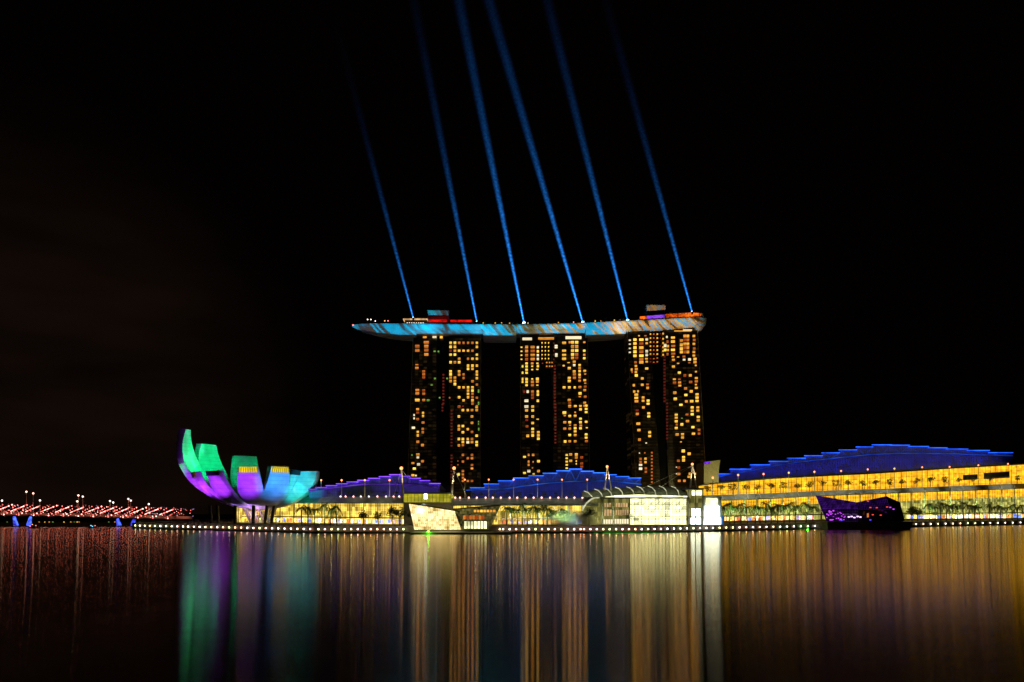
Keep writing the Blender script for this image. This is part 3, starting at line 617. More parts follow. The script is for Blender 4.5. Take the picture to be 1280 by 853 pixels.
# pattern projectors for the hull
def gobo(name, loc, aim, energy, spot, cols, seed):
    """pattern projector: u = x/y, v = z/y of the light's direction, shuttered to the band of the hull"""
    o = wlamp(name, 'SPOT', loc, energy, (1, 1, 1), .3, aim, spot, .5)
    l = o.data; l.use_nodes = True; n = l.node_tree; L = n.links
    em = [x for x in n.nodes if x.type == 'EMISSION'][0]
    g_ = n.nodes.new('ShaderNodeNewGeometry'); sx = n.nodes.new('ShaderNodeSeparateXYZ'); L.new(g_.outputs['Incoming'], sx.inputs[0])
    def dv(a, b_):
        q = n.nodes.new('ShaderNodeMath'); q.operation = 'DIVIDE'; L.new(a, q.inputs[0]); L.new(b_, q.inputs[1]); return q.outputs[0]
    u, v = dv(sx.outputs[0], sx.outputs[1]), dv(sx.outputs[2], sx.outputs[1])
    cb = n.nodes.new('ShaderNodeCombineXYZ'); L.new(u, cb.inputs[0]); L.new(v, cb.inputs[1])
    mp = n.nodes.new('ShaderNodeMapping'); mp.vector_type = 'POINT'; mp.inputs['Location'].default_value = (seed, seed, 0)
    mp.inputs['Rotation'].default_value = (0, 0, 0); mp.inputs['Scale'].default_value = (38, 7, 1)
    sh = n.nodes.new('ShaderNodeVectorMath'); sh.operation = 'MULTIPLY_ADD'     # slant the streaks
    cb2 = n.nodes.new('ShaderNodeCombineXYZ'); L.new(v, cb2.inputs[0]); sh.inputs[1].default_value = (.7, 0, 0); L.new(cb2.outputs[0], sh.inputs[0]); L.new(cb.outputs[0], sh.inputs[2])
    nz = n.nodes.new('ShaderNodeTexNoise'); nz.inputs['Scale'].default_value = 1; nz.inputs['Detail'].default_value = 2.5; nz.inputs['Distortion'].default_value = .5
    cr = n.nodes.new('ShaderNodeValToRGB'); cr.color_ramp.elements[0].position = .38; cr.color_ramp.elements[0].color = (*cols[0], 1)
    cr.color_ramp.elements[1].position = .60; cr.color_ramp.elements[1].color = (*cols[-1], 1)
    for k, c in enumerate(cols[1:-1]):
        e = cr.color_ramp.elements.new(.38 + .22 * (k + 1) / (len(cols) - 1)); e.color = (*c, 1)
    L.new(sh.outputs[0], mp.inputs[0]); L.new(mp.outputs[0], nz.inputs['Vector']); L.new(nz.outputs[0], cr.inputs[0]); L.new(cr.outputs[0], em.inputs[0])
    mr = n.nodes.new('ShaderNodeMapRange'); mr.inputs[1].default_value = .775; mr.inputs[2].default_value = .785; L.new(v, mr.inputs[0])
    L.new(mr.outputs[0], em.inputs[1])
    return o
cyan, amber, grey, dim = (0, .46, .85), (.85, .36, .05), (.16, .20, .12), (.05, .035, .02)
olive = (.14, .13, .03)
for i, (px, cols) in enumerate(((490, ((.07, .04, .03), (.03, .05, .06), cyan, cyan)), (570, (dim, (.01, .14, .25), cyan, cyan)), (650, (dim, olive, cyan, cyan)), (730, (olive, amber, cyan, cyan)), (820, (dim, amber, cyan, (.9, .5, .1))))):
    tgt = P(px, 413, 762); loc = Vector((tgt.x, 572, 33))
    gobo('pattern_projector', loc, tgt, 4.4e6, 23, cols, i * 7.3)

# ------------------------------------------------------------------ lotus-shaped museum
MC = Vector((-204, 648, 0)); ZB = Z(637, 640)
mus = thing('lotus_museum', (MC.x, MC.y, DECK), 'lotus-shaped museum with curved petals lit violet, blue and green', 'museum')
# azimuth, reach, height of the tip over the bowl bottom, end angle, tip half width, thickness, skylight
pet = [(-84, 43, 32, 84, 7.4, 4.5, 'y'), (-124, 44, 29.5, 84, 7.2, 4.5, 'd'), (-152, 50, 29, 84, 7.2, 4.5, 'b'), (176, 66, 66, 97, 4.5, 5.5, 'n'), (148, 70, 56, 93, 8.0, 6, 'n'),
       (122, 52, 46, 88, 10, 5, 'n'), (86, 42, 37, 84, 9, 5, 'n'), (6, 46, 31, 91, 8.5, 15, 'n'), (-20, 33, 31.5, 84, 6.5, 4.5, 'd'), (-52, 42, 32.5, 84, 7.0, 4.5, 'y')]
M['skydim'] = G('skylight_dim', (120, 85, 15), .6, cell=(2.2, 6), lo=.6, hi=1.2)
M['darkglass'] = pbr('dark_glass', (.02, .02, .025), .2)
def petal(az, Rr, H, tend, tip, th, kind):
    a = R(az); er = Vector((math.cos(a), math.sin(a), 0)); es = Vector((-er.y, er.x, 0))
    te = R(tend); he = 1 - math.cos(te); rings = []
    N = 18
    for k in range(N + 1):
        t = R(6) + (te - R(6)) * k / N
        r = Rr * math.sin(t) / math.sin(min(te, math.pi / 2)); z = ZB + H * (1 - math.cos(t)) / he
        tj = .60 if kind in 'ydb' else .68; q = k / N
        wfull = min(r * math.tan(R(16.2)), 15)
        if q > tj:
            rj = Rr * math.sin(R(6) + (te - R(6)) * tj); wj = min(rj * math.tan(R(16.2)), 15); hwid = wj + (tip - wj) * (q - tj) / (1 - tj)
        else: hwid = wfull
        nr = Vector((-math.sin(t), 0, 0)); 
        inn = -er * math.sin(t) + Vector((0, 0, math.cos(t)))
        p = MC + er * r + Vector((0, 0, z)); thk = th * (.35 + .65 * q)
        bul = .10 * hwid
        rings.append([p - es * hwid, p - es * hwid * .5 - inn * bul * .8, p - inn * bul, p + es * hwid * .5 - inn * bul * .8, p + es * hwid, p + es * hwid * .92 + inn * thk, p - es * hwid * .92 + inn * thk])
    b = MB(); b.loft(rings); o = b.build('petal', M['petal'], mus, smooth=False)
    e = rings[-1]
    t = te; out_ = (er * math.cos(t) + Vector((0, 0, math.sin(t))))
    c = sum((Vector(v) for v in e), Vector()) / 7
    if kind in 'ydb':
        f = MB()                       # skylight band set in the upper end of the outer face
        u = rings[-1]; l = [Vector(a_).lerp(Vector(b_), .55) for a_, b_ in zip(rings[-3], rings[-2])]
        inn = -er * math.sin(te - .1) + Vector((0, 0, math.cos(te - .1)))
        def lerp(a_, b_, q): return Vector(a_) * (1 - q) + Vector(b_) * q
        A, B_, C, Dd = lerp(u[0], u[4], .06), lerp(u[0], u[4], .94), lerp(l[0], l[4], .94), lerp(l[0], l[4], .06)
        mid = lambda a_, b_: (Vector(a_) + Vector(b_)) / 2
        off = -inn * (1.5)
        f.hexa([Dd + off, C + off, B_ + off, A + off], [Dd + inn, C + inn, B_ + inn, A + inn])
        s = f.build('skylight', M['skylight'] if kind == 'y' else (M['skydim'] if kind == 'b' else M['darkglass']), o)
        g = MB()
        for q in frange(0, 1, .125):
            g.tube([lerp(A, B_, q) + off * 1.08, lerp(Dd, C, q) + off * 1.08], .18, 4)
        g.build('glazing_bars', M['dsteel'], s)
    return o
for p_ in pet: petal(*p_)
b = MB(); b.ball((MC.x, MC.y, ZB + 2.5), 9, 24, 6, .35); b.build('bowl_base', M['petal'], mus, smooth=True)
# columns and the lattice core
for px, dx, D in ((264, 2, 625), (273, 2, 640), (294, 0, 612), (316, -1.5, 612), (330, -5, 618), (338, -6, 640)):
    b = MB(); b.tube([P(px + dx * -.2, 655, D) * 1, P(px - dx * .8, 632, D)], 1.3, 10); 
    b.v = [Vector((v.x, v.y, max(v.z, DECK))) for v in b.v]; b.build('column', M['dsteel'], mus)
M['lattice'] = pbr('cream_lattice', (.6, .55, .35), .5)
b = MB()
for k in range(14):
    a = k * 2 * math.pi / 14; a2 = a + 2 * math.pi / 14
    c0 = Vector((MC.x + 8 * math.cos(a), MC.y + 8 * math.sin(a), DECK)); c1 = Vector((MC.x + 13 * math.cos(a2), MC.y + 13 * math.sin(a2), ZB + 1))
    c2 = Vector((MC.x + 8 * math.cos(a2), MC.y + 8 * math.sin(a2), DECK)); c3 = Vector((MC.x + 13 * math.cos(a), MC.y + 13 * math.sin(a), ZB + 1))
    b.tube([c0, c1], .35, 5); b.tube([c2, c3], .35, 5)
b.build('lattice', M['lattice'], mus)
wlamp('core_light', 'POINT', (MC.x, MC.y, 5), 3500, (1, .8, .4), 1)
V = (.36, .03, 1); B1 = (.03, .28, 1); T = (0, .75, .62); GR = (0, 1, .22)
def flood(px, D, z, aimpx, aimpy, aimD, e, c, spot, lab, size=.5):
    o = thing('floodlight', (X(px, D), D, DECK), lab, 'floodlight', 'floodlights round the museum')
    b = MB(); b.box(X(px, D) - .15, X(px, D) + .15, D - .15, D + .15, DECK, z - .5); b.build('post', M['dsteel'], o)
    b = MB(); b.box(X(px, D) - .6, X(px, D) + .6, D - .5, D + .2, z - .5, z - .1); b.build('housing', M['dsteel'], o)
    l = wlamp('floodlight_beam', 'SPOT', (X(px, D), D, z + .2), e, c, size, P(aimpx, aimpy, aimD), spot, .9)
flood(244, 590, 7.6, 249, 608, 628, 4.2e5, V, 32, 'dark floodlight left of the museum columns near the quay')
flood(272, 577, 7.6, 270, 609, 614, 3.2e5, V, 32, 'dark floodlight below the second violet petal')
flood(309, 572, 7.6, 307, 610, 606, 2.2e5, (.30, .03, 1), 38, 'dark floodlight in front of the museum, below its central petal')
flood(349, 570, 7.6, 352, 606, 612, 3.2e5, B1, 46, 'dark floodlight below the blue petal of the museum')
flood(385, 575, 7.6, 379, 613, 636, 4.2e5, (0, .75, .5), 30, 'dark floodlight below the rightmost teal petal')
flood(214, 622, 7.6, 229, 560, 652, 5e5, (.01, 1, .03), 26, 'dark floodlight at the far left, below the tallest green petal')
flood(318, 622, 6.6, 314, 634, 640, 5e4, (.5, .22, .9), 80, 'dark floodlight under the bowl of the museum')
def inner(px, py, D, ax, ay, aD, e, c, spot): wlamp('petal_uplight', 'SPOT', P(px, py, D), e, c, 1.5, P(ax, ay, aD), spot, .6)
inner(275, 596, 640, 232, 556, 652, 1.0e5, GR, 70)
inner(290, 596, 630, 255, 568, 675, 2.2e5, (0, 1, .30), 50)
inner(305, 600, 640, 300, 578, 696, .5e5, (0, 1, .35), 50)
inner(352, 598, 652, 388, 603, 650, .35e5, (0, 1, .42), 70)

# ------------------------------------------------------------------ blue stepped-roof halls
def hall(name, lab, steps, truss, ybase, D, dep, cols, edge_c, wash_c, endx=None):
    x0, x1 = steps[0][0], steps[-1][1]
    pm = (x0 + x1) / 2
    t = thing(name, (X(pm, D), D, DECK), lab, 'hall')
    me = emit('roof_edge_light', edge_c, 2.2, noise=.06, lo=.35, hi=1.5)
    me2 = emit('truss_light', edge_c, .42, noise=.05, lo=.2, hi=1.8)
    for k, (a, c, y) in enumerate(steps):
        tb0, tb1 = interp(truss, a), interp(truss, c)
        if tb0 < y + 1: tb0 = y + 1.2
        if tb1 < y + 1: tb1 = y + 1.2
        b = MB(); b.hexa([P(a + .1, tb0, D), P(c - .1, tb1, D), P(c - .1, y + .5, D), P(a + .1, y + .5, D)],
                         [P(a + .1, tb0, D) + Vector((0, dep, 0)), P(c - .1, tb1, D) + Vector((0, dep, 0)), P(c - .1, y + .5, D) + Vector((0, dep, -3)), P(a + .1, y + .5, D) + Vector((0, dep, -3))])
        o = b.build('roof_panel', M['roof'], t)
        b = MB(); b.prism([(a - .6, y + .45), (c + .6, y + .45), (c + .6, y - .15), (a - .6, y - .15)], D - 1.5, 2.2); b.build('edge_light', me, o)
        b = MB(); mx_ = (a + c) / 2
        for xx in (a + .5, c - .5): b.tube([P(xx, y + .6, D - 1), P(mx_, interp(truss, mx_), D - 1)], .16, 4)
        b.build('brace', me2, o)
        b = MB()
        for q in frange(a + 1, c - 1, (c - a) / 9)[1:-1]: b.tube([P(q, y + .7, D - .15), P(q, interp(truss, q) - .2, D - .15)], .12, 4)
        b.build('ribs', M['roofrib'], o)
    b = MB(); b.tube([P(p, interp(truss, p), D - 1.3) for p in frange(truss[0][0], truss[-1][0], 6)], .38, 6); b.build('truss', me2, t)
    b = MB(); b.strip(frange(x0 + .5, x1 - .5, 8), lambda p: interp(truss, p) + .3, lambda p: interp(ybase, p), lambda p: D + 2.5, dep - 4)
    b.build('wall', M['hallwall'], t)
    b = MB()
    for q in frange(x0 + 2, x1 - 2, 3.1): b.tube([P(q, interp(truss, q) + .5, D + 2.3), P(q, interp(ybase, q), D + 2.3)], .14, 4)
    b.tube([P(q, interp(truss, q) * .45 + interp(ybase, q) * .55, D + 2.2) for q in frange(x0 + 2, x1 - 2, 8)], .16, 4)
    b.build('wall_ribs', M['roofrib'], t)
    # strips of floodlight on the terrace in front wash the roof
    n = max(3, int((x1 - x0) / 22))
    for k in range(n):
        p = x0 + (x1 - x0) * (k + .5) / n; yb = interp(ybase, p) - 1
        ym = (interp(truss, p) + min(s[2] for s in steps if s[0] <= p <= s[1] + .1 or True)) / 2
        wc = wash_c if not callable(wash_c) else wash_c(p)
        wl = wlamp('roof_wash', 'AREA', P(p, yb, D - 16), cols * (x1 - x0) / n, wc, (x1 - x0) / n * D / F * .9, P(p, yb - 17, D + 5), sizey=.8); wl.data.spread = R(80)
    return t
st1 = [(385.6, 394.5, 611.6), (394.5, 407.5, 609.3), (407.5, 420.5, 607), (420.5, 433.5, 604.7), (433.5, 447, 602.4), (447, 460.5, 600.3), (460.5, 474, 597.9), (474, 487, 595.7), (487, 500.6, 593.3), (500.6, 512, 595.2), (512, 525, 597.8), (525, 537, 600.7), (537, 550, 604.4)]
hall('theatre_hall', 'hall with violet-blue stepped arched roof left of the three towers', st1, [(386, 614), (429, 608.5), (450, 606), (481, 605.3), (515, 606), (543.7, 609), (550, 611)], [(385, 623), (550, 623)], 640, 60, 16, lin(135, 75, 255), (.35, .03, 1))
st2 = [(588, 605.2, 609.7), (605.2, 623, 605), (623, 642, 601), (642, 661, 597.5), (661, 679, 594.7), (679, 696, 591.5), (696, 712, 588.5), (712, 727, 586.3), (727, 742, 589), (742, 756.5, 591), (756.5, 770.5, 593.4), (770.5, 786, 595.7), (786, 801, 597.5)]
hall('casino_hall', 'hall with blue stepped arched roof in front of the middle tower', st2, [(582, 613), (605, 612.2), (634, 611), (652.5, 608), (686, 604), (714, 602), (740, 601.4), (762, 601.5), (786, 604), (802, 605.6)], [(580, 623), (802, 623)], 655, 60, 15, lin(50, 115, 255), (.008, .06, 1))
st3 = [(890, 913, 592.4), (913, 938.5, 586.4), (938.5, 962, 581), (962, 985, 576.6), (985, 1006.6, 572.7), (1006.6, 1028, 569.6), (1028, 1049.5, 566), (1049.5, 1071, 562.3), (1071, 1091, 558.6), (1091, 1114, 556), (1114, 1137, 556.4), (1137, 1161, 558), (1161, 1184, 559.7), (1184, 1210, 561.2), (1210, 1237, 563), (1237, 1266, 565.8)]
hall('convention_hall', 'largest hall with deep blue stepped roof at the right', st3, [(888, 600), (911, 593), (937, 589), (971, 582), (1000, 577.5), (1043.7, 572.8), (1087.5, 568.4), (1120, 567), (1175, 567), (1219, 568.4), (1266, 570)], [(888, 604), (963, 599), (1045, 595), (1087, 592), (1186, 586), (1280, 581)], 960, 80, 38, lin(35, 95, 255), (.004, .04, 1))

# ------------------------------------------------------------------ mall buildings
def mull(Df, pxs, yt_, yb_, rails, parent, r=.14, mat='mullion', name='mullions'):
    if name == 'columns':
        for p in pxs:
            b = MB(); b.tube([P(p, yb_(p), Df(p) - .3), P(p, yt_(p), Df(p) - .3)], r, 6); b.build('column', M[mat], parent)
        return
    b = MB()
    for p in pxs: b.tube([P(p, yb_(p), Df(p) - .3), P(p, yt_(p), Df(p) - .3)], r, 4)
    for q in rails:
        b.tube([P(p, yt_(p) + (yb_(p) - yt_(p)) * q, Df(p) - .3) for p in frange(pxs[0], pxs[-1], 10)], r * .8, 4)
    return b.build(name, M[mat], parent)
shopcols = [(255, 215, 150), (255, 180, 110), (225, 110, 60), (240, 160, 150), (150, 140, 190), (225, 235, 220), (255, 205, 100), (160, 120, 60), (230, 235, 150), (90, 110, 190), (170, 75, 45)]
shopm = [G('shop_light', c, 3.2, cell=(1.3, 1.0), lo=.15, hi=1.6) for c in shopcols]
def shops(Df, px0, px1, y0, y1, parent, seed, wmin=2.2, wmax=6):
    rnd = random.Random(seed); p = px0
    while p < px1 - 2:
        w_ = rnd.uniform(wmin, wmax); e = min(px1, p + w_); g = rnd.uniform(.3, 1.2)
        yy0 = y0(p) + rnd.uniform(0, 1.2); yy1 = y1(p) - rnd.uniform(0, .6); D = Df((p + e) / 2) - .8
        b = MB(); b.prism([(p + g, yy1), (e - g * .3, yy1), (e - g * .3, yy0), (p + g, yy0)], D, .6)
        b.build('shopfront', rnd.choice(shopm), parent); p = e
md = lambda px: qd(px) + 38
cst = lambda v: (lambda p: v)
# left mall wing
ml = lambda p: interp([(290, 722), (505, 575)], p)
t = thing('mall_wing', (X(430, ml(430)), ml(430), DECK), 'mall wing with yellowish glass wall and grey canopy between museum and glass pavilion', 'shopping mall')
px_ = frange(296, 508, 6)
b = MB(); b.strip(px_, cst(627), cst(655.5), lambda p: ml(p), 25); b.build('glazed_wall', M['glow_cream'], t)
mull(ml, frange(298, 507, 2.9), cst(627), cst(652), (.2, .42, .62, .82), t, .10)
mull(ml, frange(298, 507, 17.5), cst(627), cst(653), (), t, .5, 'steel', 'columns')
b = MB(); rings = []
for p in px_:
    D = ml(p); k = interp([(290, 1), (600, 1)], p)
    rings.append([P(p, 629.5, D - 11), P(p, 628.3, D - 11.5), P(p, 621.5, D - 3), P(p, 621, D + 24), P(p, 627, D + 24), P(p, 628, D - 1)])
b.loft(rings); b.build('canopy', M['canopy'], t)
mull(ml, frange(340, 500, 13), lambda p: 621.3, cst(622), (), t, .1, 'steel', 'canopy_seams')
shops(ml, 320, 506, lambda p: interp([(320, 647), (505, 649.5)], p), lambda p: interp([(320, 652.5), (505, 655)], p), t, 3)
b = MB(); b.strip(px_[1:-1], lambda p: interp([(320, 645), (505, 647.2)], p), lambda p: interp([(320, 646.2), (505, 648.6)], p), lambda p: ml(p) - 7, 6.8); b.build('awning', M['concd'], t)
# link block
t = thing('link_building', (X(535, 556), 556, DECK), 'yellow-lit link block with dark green roof edge behind the white glass pavilion', 'building')
b = MB(); b.prism([(504.5, 627.8), (563.5, 627.8), (563.5, 617.6), (504.5, 617.6)], 548, 30); b.build('upper_wall', M['glow_link'], t)
b = MB(); b.prism([(503.5, 617.4), (564.5, 617.4), (564.5, 615.8), (503.5, 615.8)], 545, 34); b.build('roof', pbr('green_roof_edge', (.06, .10, .05), .6), t)
b = MB(); b.prism([(504.5, 655.5), (563.5, 655.5), (563.5, 628.1), (504.5, 628.1)], 547, 31); b.build('lower_wall', M['conc'], t)
mull(cst(548), frange(505, 563, 4.5), cst(617.6), cst(627.6), (.5,), t, .12)
b = MB(); b.prism([(530, 624), (534, 624), (534, 617), (530, 617)], 547.2, .5); b.build('sign_panel', M['glow_hot'], t)
# mid mall wing
t = thing('mall_wing', (X(650, md(650)), md(650), DECK), 'mall wing with long grey canopy left of the domed glass hall', 'shopping mall')
px_ = frange(564, 748, 6)
b = MB(); b.strip(px_, cst(630.5), cst(655.5), lambda p: md(p), 25); b.build('glazed_wall', M['glow_cream'], t)
mull(md, frange(565, 747, 2.9), cst(631), cst(652), (.22, .45, .7), t, .10)
mull(md, frange(566, 746, 17.5), cst(631), cst(653), (), t, .5, 'steel', 'columns')
b = MB(); rings = []
for p in px_:
    D = md(p)
    rings.append([P(p, 632.3, D - 11), P(p, 631, D - 11.5), P(p, 623.2, D - 4), P(p, 622.6, D + 24), P(p, 629, D + 24), P(p, 631.5, D - 1)])
b.loft(rings); b.build('canopy', M['canopy'], t)
b = MB(); b.strip(frange(626, 730, 8), cst(648.2), cst(649.4), lambda p: md(p) - 9, 8.8); b.build('awning', M['bark'], t)
for p in frange(628, 728, 9): 
    b = MB(); b.tube([P(p, 649.5, md(p) - 8.5), P(p, 655, md(p) - 8.5)], .25, 5); b.build('awning_post', M['bark'], t)
shops(md, 625, 742, cst(650.5), cst(655), t, 5)
for k, p in enumerate([569, 575, 586, 596, 607, 616, 626, 637, 646.5, 657, 667, 677, 687.5, 698, 708, 718, 728]):
    D = md(p) - 4.6; small_lamp(p, 622.3, D, Z(624, D), 'lamp_pink', 'terrace_lamp', f'{nth(k+1)} pink-white lamp from the left on the canopy of the middle mall wing', 'lamps on the mall canopies', .62)
for k, p in enumerate([425.6, 432, 441.8, 451, 461, 471.7, 482.5, 492, 499]):
    D = ml(p) - 3.4; small_lamp(p, 620.8, D, Z(622.5, D), 'lamp_pink', 'terrace_lamp', f'{nth(k+1)} pink-white lamp from the left on the canopy of the left mall wing', 'lamps on the mall canopies', .62)
# right mall wing
rt_top = [(880, 605.5), (891, 604), (963, 597.6), (1045.6, 593.3), (1087, 591.4), (1186, 584.8), (1285, 579.2)]
rt_fas = [(880, 619.4), (963, 616.8), (1045.6, 613), (1109, 611), (1219, 606.7), (1285, 604.3)]
rt_fb = [(880, 627), (963, 624), (1014.7, 620.8), (1131, 616.6), (1285, 611)]
rD = lambda p: qd(p) + 42
t = thing('mall_wing', (X(1080, rD(1080)), rD(1080), DECK), 'long mall wing on the right with bright yellow terrace and palm-lined front', 'shopping mall')
px_ = frange(878, 1342, 8)
g_lo = lambda p: interp([(880, 652), (1000, 650), (1286, 647.5)], p)
b = MB(); b.strip(px_, lambda p: interp(rt_top, p) + 1.6, lambda p: interp(rt_fas, p) + 1, lambda p: rD(p) + 10, 12); b.build('terrace_wall', M['glow_yellow'], t)
mull(lambda p: rD(p) + 10, frange(884, 1284, 6.6), lambda p: interp(rt_top, p) + 1.5, lambda p: interp(rt_fas, p) + .5, (.3, .62), t, .2)
b = MB(); rings = []
for p in px_:
    D = rD(p); y = interp(rt_top, p); rings.append([P(p, y + 1.4, D - 1), P(p, y, D - 1), P(p, y - .3, D + 30), P(p, y + 1.6, D + 30)])
b.loft(rings); b.build('terrace_roof', M['conc'], t)
b = MB(); rings = []
for p in px_:
    D = rD(p); y0, y1 = interp(rt_fas, p), interp(rt_fb, p); rings.append([P(p, y1, D - 7), P(p, y1 - .8, D - 8), P(p, y0, D - 2), P(p, y0 + .4, D + 22), P(p, y1, D + 22)])
b.loft(rings); b.build('canopy', M['canopy'], t)
b = MB(); b.strip(px_, lambda p: interp(rt_fb, p) - 1, lambda p: interp(rt_fb, p) + 9.5, lambda p: rD(p) + 1, 20); b.build('upper_glazing', M['glow_yellow'], t)
b = MB(); b.strip(px_, lambda p: interp(rt_fb, p) + 9.6, g_lo, lambda p: rD(p) + .5, 20); b.build('lower_glazing', G('lit_pale_glazing', (222, 212, 112), 1.1, cell=(3.5, 3), lo=.3, hi=1.4, c2=lin(120, 125, 50)), t)
mull(rD, frange(880, 1284, 3.1), lambda p: interp(rt_fb, p), g_lo, (.12, .24, .36, .6, .8), t, .16)
mull(rD, frange(882, 1284, 16), lambda p: interp(rt_fb, p), g_lo, (), t, .8, 'steel', 'columns')
for a, c in zip(frange(886, 1282, 16)[:-1], frange(886, 1282, 16)[1:]):
    b = MB(); p = (a + c) / 2; b.tube([P(c, interp(rt_fas, c) - .1, rD(c) - 2.3), P(c + 2.2, interp(rt_fb, c) - 1, rD(c) - 8.2)], .14, 4); b.build('canopy_seam', M['steel'], t)
shops(lambda p: rD(p) - 4, 905, 1018, lambda p: g_lo(p) - 5.5, lambda p: g_lo(p), t, 8)
shops(lambda p: rD(p) - 4, 1134, 1284, lambda p: g_lo(p) - 5.0, lambda p: g_lo(p), t, 9)
b = MB(); b.strip(frange(904, 1284, 10), lambda p: g_lo(p) - 7, lambda p: g_lo(p) - 6, lambda p: rD(p) - 8, 7); b.build('awning', M['bark'], t)
b = MB(); b.strip(px_, lambda p: interp(rt_fas, p) - 1.9, lambda p: interp(rt_fas, p) - 1.5, lambda p: rD(p) - 1.2, .3); b.build('railing', pbr('orange_rail', (.5, .2, .1), .5), t)
wins = MB(); wins.prism([(1204, 600.5), (1222, 599.6), (1222, 593), (1204, 594)], rD(1204) + 9, 1); wins.build('dark_opening', M['concd'], t)
wins = MB(); wins.prism([(1230, 599), (1262, 597.6), (1262, 589.5), (1230, 591.5)], rD(1230) + 9, 1); wins.build('dark_opening', M['concd'], t)

# domed glass event hall
ED = 552.0
t = thing('domed_hall', (X(805, ED), ED, DECK), 'brightly lit glass hall with curved ribbed roof on the waterfront', 'hall')
roofc = [(726, 615.5), (745, 612), (770, 610), (800, 608.6), (830, 608.3), (860, 609.5), (879, 611.2)]
eave = [(726, 617.5), (745, 620), (760, 622), (860, 622), (879, 618)]
b = MB(); rings = []
for p in frange(727, 862, 5):
    y0, y1 = interp(roofc, p), 621.8; D = ED
    rings.append([P(p, y1, D - 6), P(p, (y0 + y1) / 2 - .8, D - 1), P(p, y0, D + 10), P(p, y0, D + 28), P(p, y1, D + 28)])
b.loft(rings)
M['domeroof'] = pbr('roof_membrane', (.13, .15, .09), .6)
b.build('curved_roof', M['domeroof'], t)
for k, p in enumerate([737, 750, 762, 776, 790, 803, 817, 831, 846]):
    b = MB(); y0 = interp(roofc, p - 6)
    b.tube([P(p - 7, y0 - .6, ED - 3 + 9), P(p - 2, y0 + 1.2, ED - 5 + 3), P(p + 1.5, y0 + 5, ED - 7), P(p + 3.2, 621, ED - 8)], .32, 6)
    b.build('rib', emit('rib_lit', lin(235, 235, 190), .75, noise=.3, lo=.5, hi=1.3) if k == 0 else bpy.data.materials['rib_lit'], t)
b = MB(); b.prism([(757, 621.6), (859, 621.6), (859, 620.2), (800, 618.6), (770, 619.6), (757, 621)], ED - 8.5, 1.5); b.build('light_band', M['glow_white'], t)
b = MB(); b.prism([(750, 623.4), (862, 623.4), (862, 621.9), (750, 621.9)], ED - 10, 12); b.build('eave_beam', M['dsteel'], t)
def facade(px0, px1, y0, y1, mat, nm, D=ED, dep=20):
    b = MB(); b.prism([(px0, y1), (px1, y1), (px1, y0), (px0, y0)], D, dep); return b.build(nm, M[mat] if isinstance(mat, str) else mat, t)
M['tan'] = G('tan_window', (225, 185, 125), .85, cell=(1.5, 2), lo=.4, hi=1.3)
facade(788, 859, 623.6, 655.8, 'glow_white', 'glazed_wall')
M['glow_dim'] = G('dim_olive_glazing', (185, 175, 95), .6, cell=(2.5, 3), lo=.4, hi=1.3, c2=lin(110, 110, 50))
facade(752, 787.6, 623.6, 655.8, 'glow_dim', 'side_block')
mull(cst(ED), frange(789, 858, 4.4), cst(624), cst(655), (.15, .32, .5, .66, .83), t, .13)
mull(cst(ED), [752.5, 766.5, 787], cst(624), cst(655.5), (.3, .62), t, .5, 'conc', 'columns')
for (a, c, y0, y1, mt) in ((755, 764, 629, 634, 'tan'), (755, 765, 637, 645, 'tan'), (769, 785, 629, 634, 'tan'), (769, 786, 637.5, 644, 'tan'), (754, 766, 649.5, 655, 'w_w'), (768, 786, 649, 655, 'w_w')):
    o = facade(a, c, y0, y1, mt, 'window', ED - .7, .5)
    b = MB()
    for q in frange(a, c, 3): b.tube([P(q, y1, ED - 1), P(q, y0, ED - 1)], .16, 4)
    b.build('frame', M['dsteel'], o)
for yy in (630.5, 636.6, 646, 648.8):
    b = MB(); b.tube([P(788, yy, ED - .8), P(859, yy, ED - .8)], .26, 4); b.build('floor_edge', M['mullion'], t)
for k in range(7):
    x_ = 800 + k * 8.5; b = MB(); b.tube([P(x_ + 16 * (1 - math.cos(q)), 645 - 21 * math.sin(q), ED - 1.2) for q in frange(0, 1.45, .15)], .22, 5); b.build('arch_rib', bpy.data.materials['rib_lit'], t)
# the big side arch
b = MB()
arch = [(727, 655.5)] + [(727 + 23 * (1 - math.cos(a)) / 2 * 1.0, 655 - 0) for a in ()]
pts = [(728 + 24 * (.5 - .5 * math.cos(q * math.pi)) if False else 728 + 24 * q, 640 - 18 * math.sin(math.pi * min(.5, q * .62 + .02)) ** .7) for q in frange(0, 1, .1)]
b.tube([P(x, y, ED - 5) for x, y in pts], .6, 6); b.build('arch', bpy.data.materials['rib_lit'], t)
b = MB(); b.prism([(729, 655.6)] + [(751.5, 655.6)] + [(x, y + 1) for x, y in reversed(pts[1:-1])], ED - 3, 20); b.build('arched_glazing', M['glow_dim'], t)
b = MB()
for q in frange(732, 750, 3): b.tube([P(q, 655, ED - 3.3), P(q, 628, ED - 3.3)], .12, 4)
b.build('mullions', M['mullion'], t)
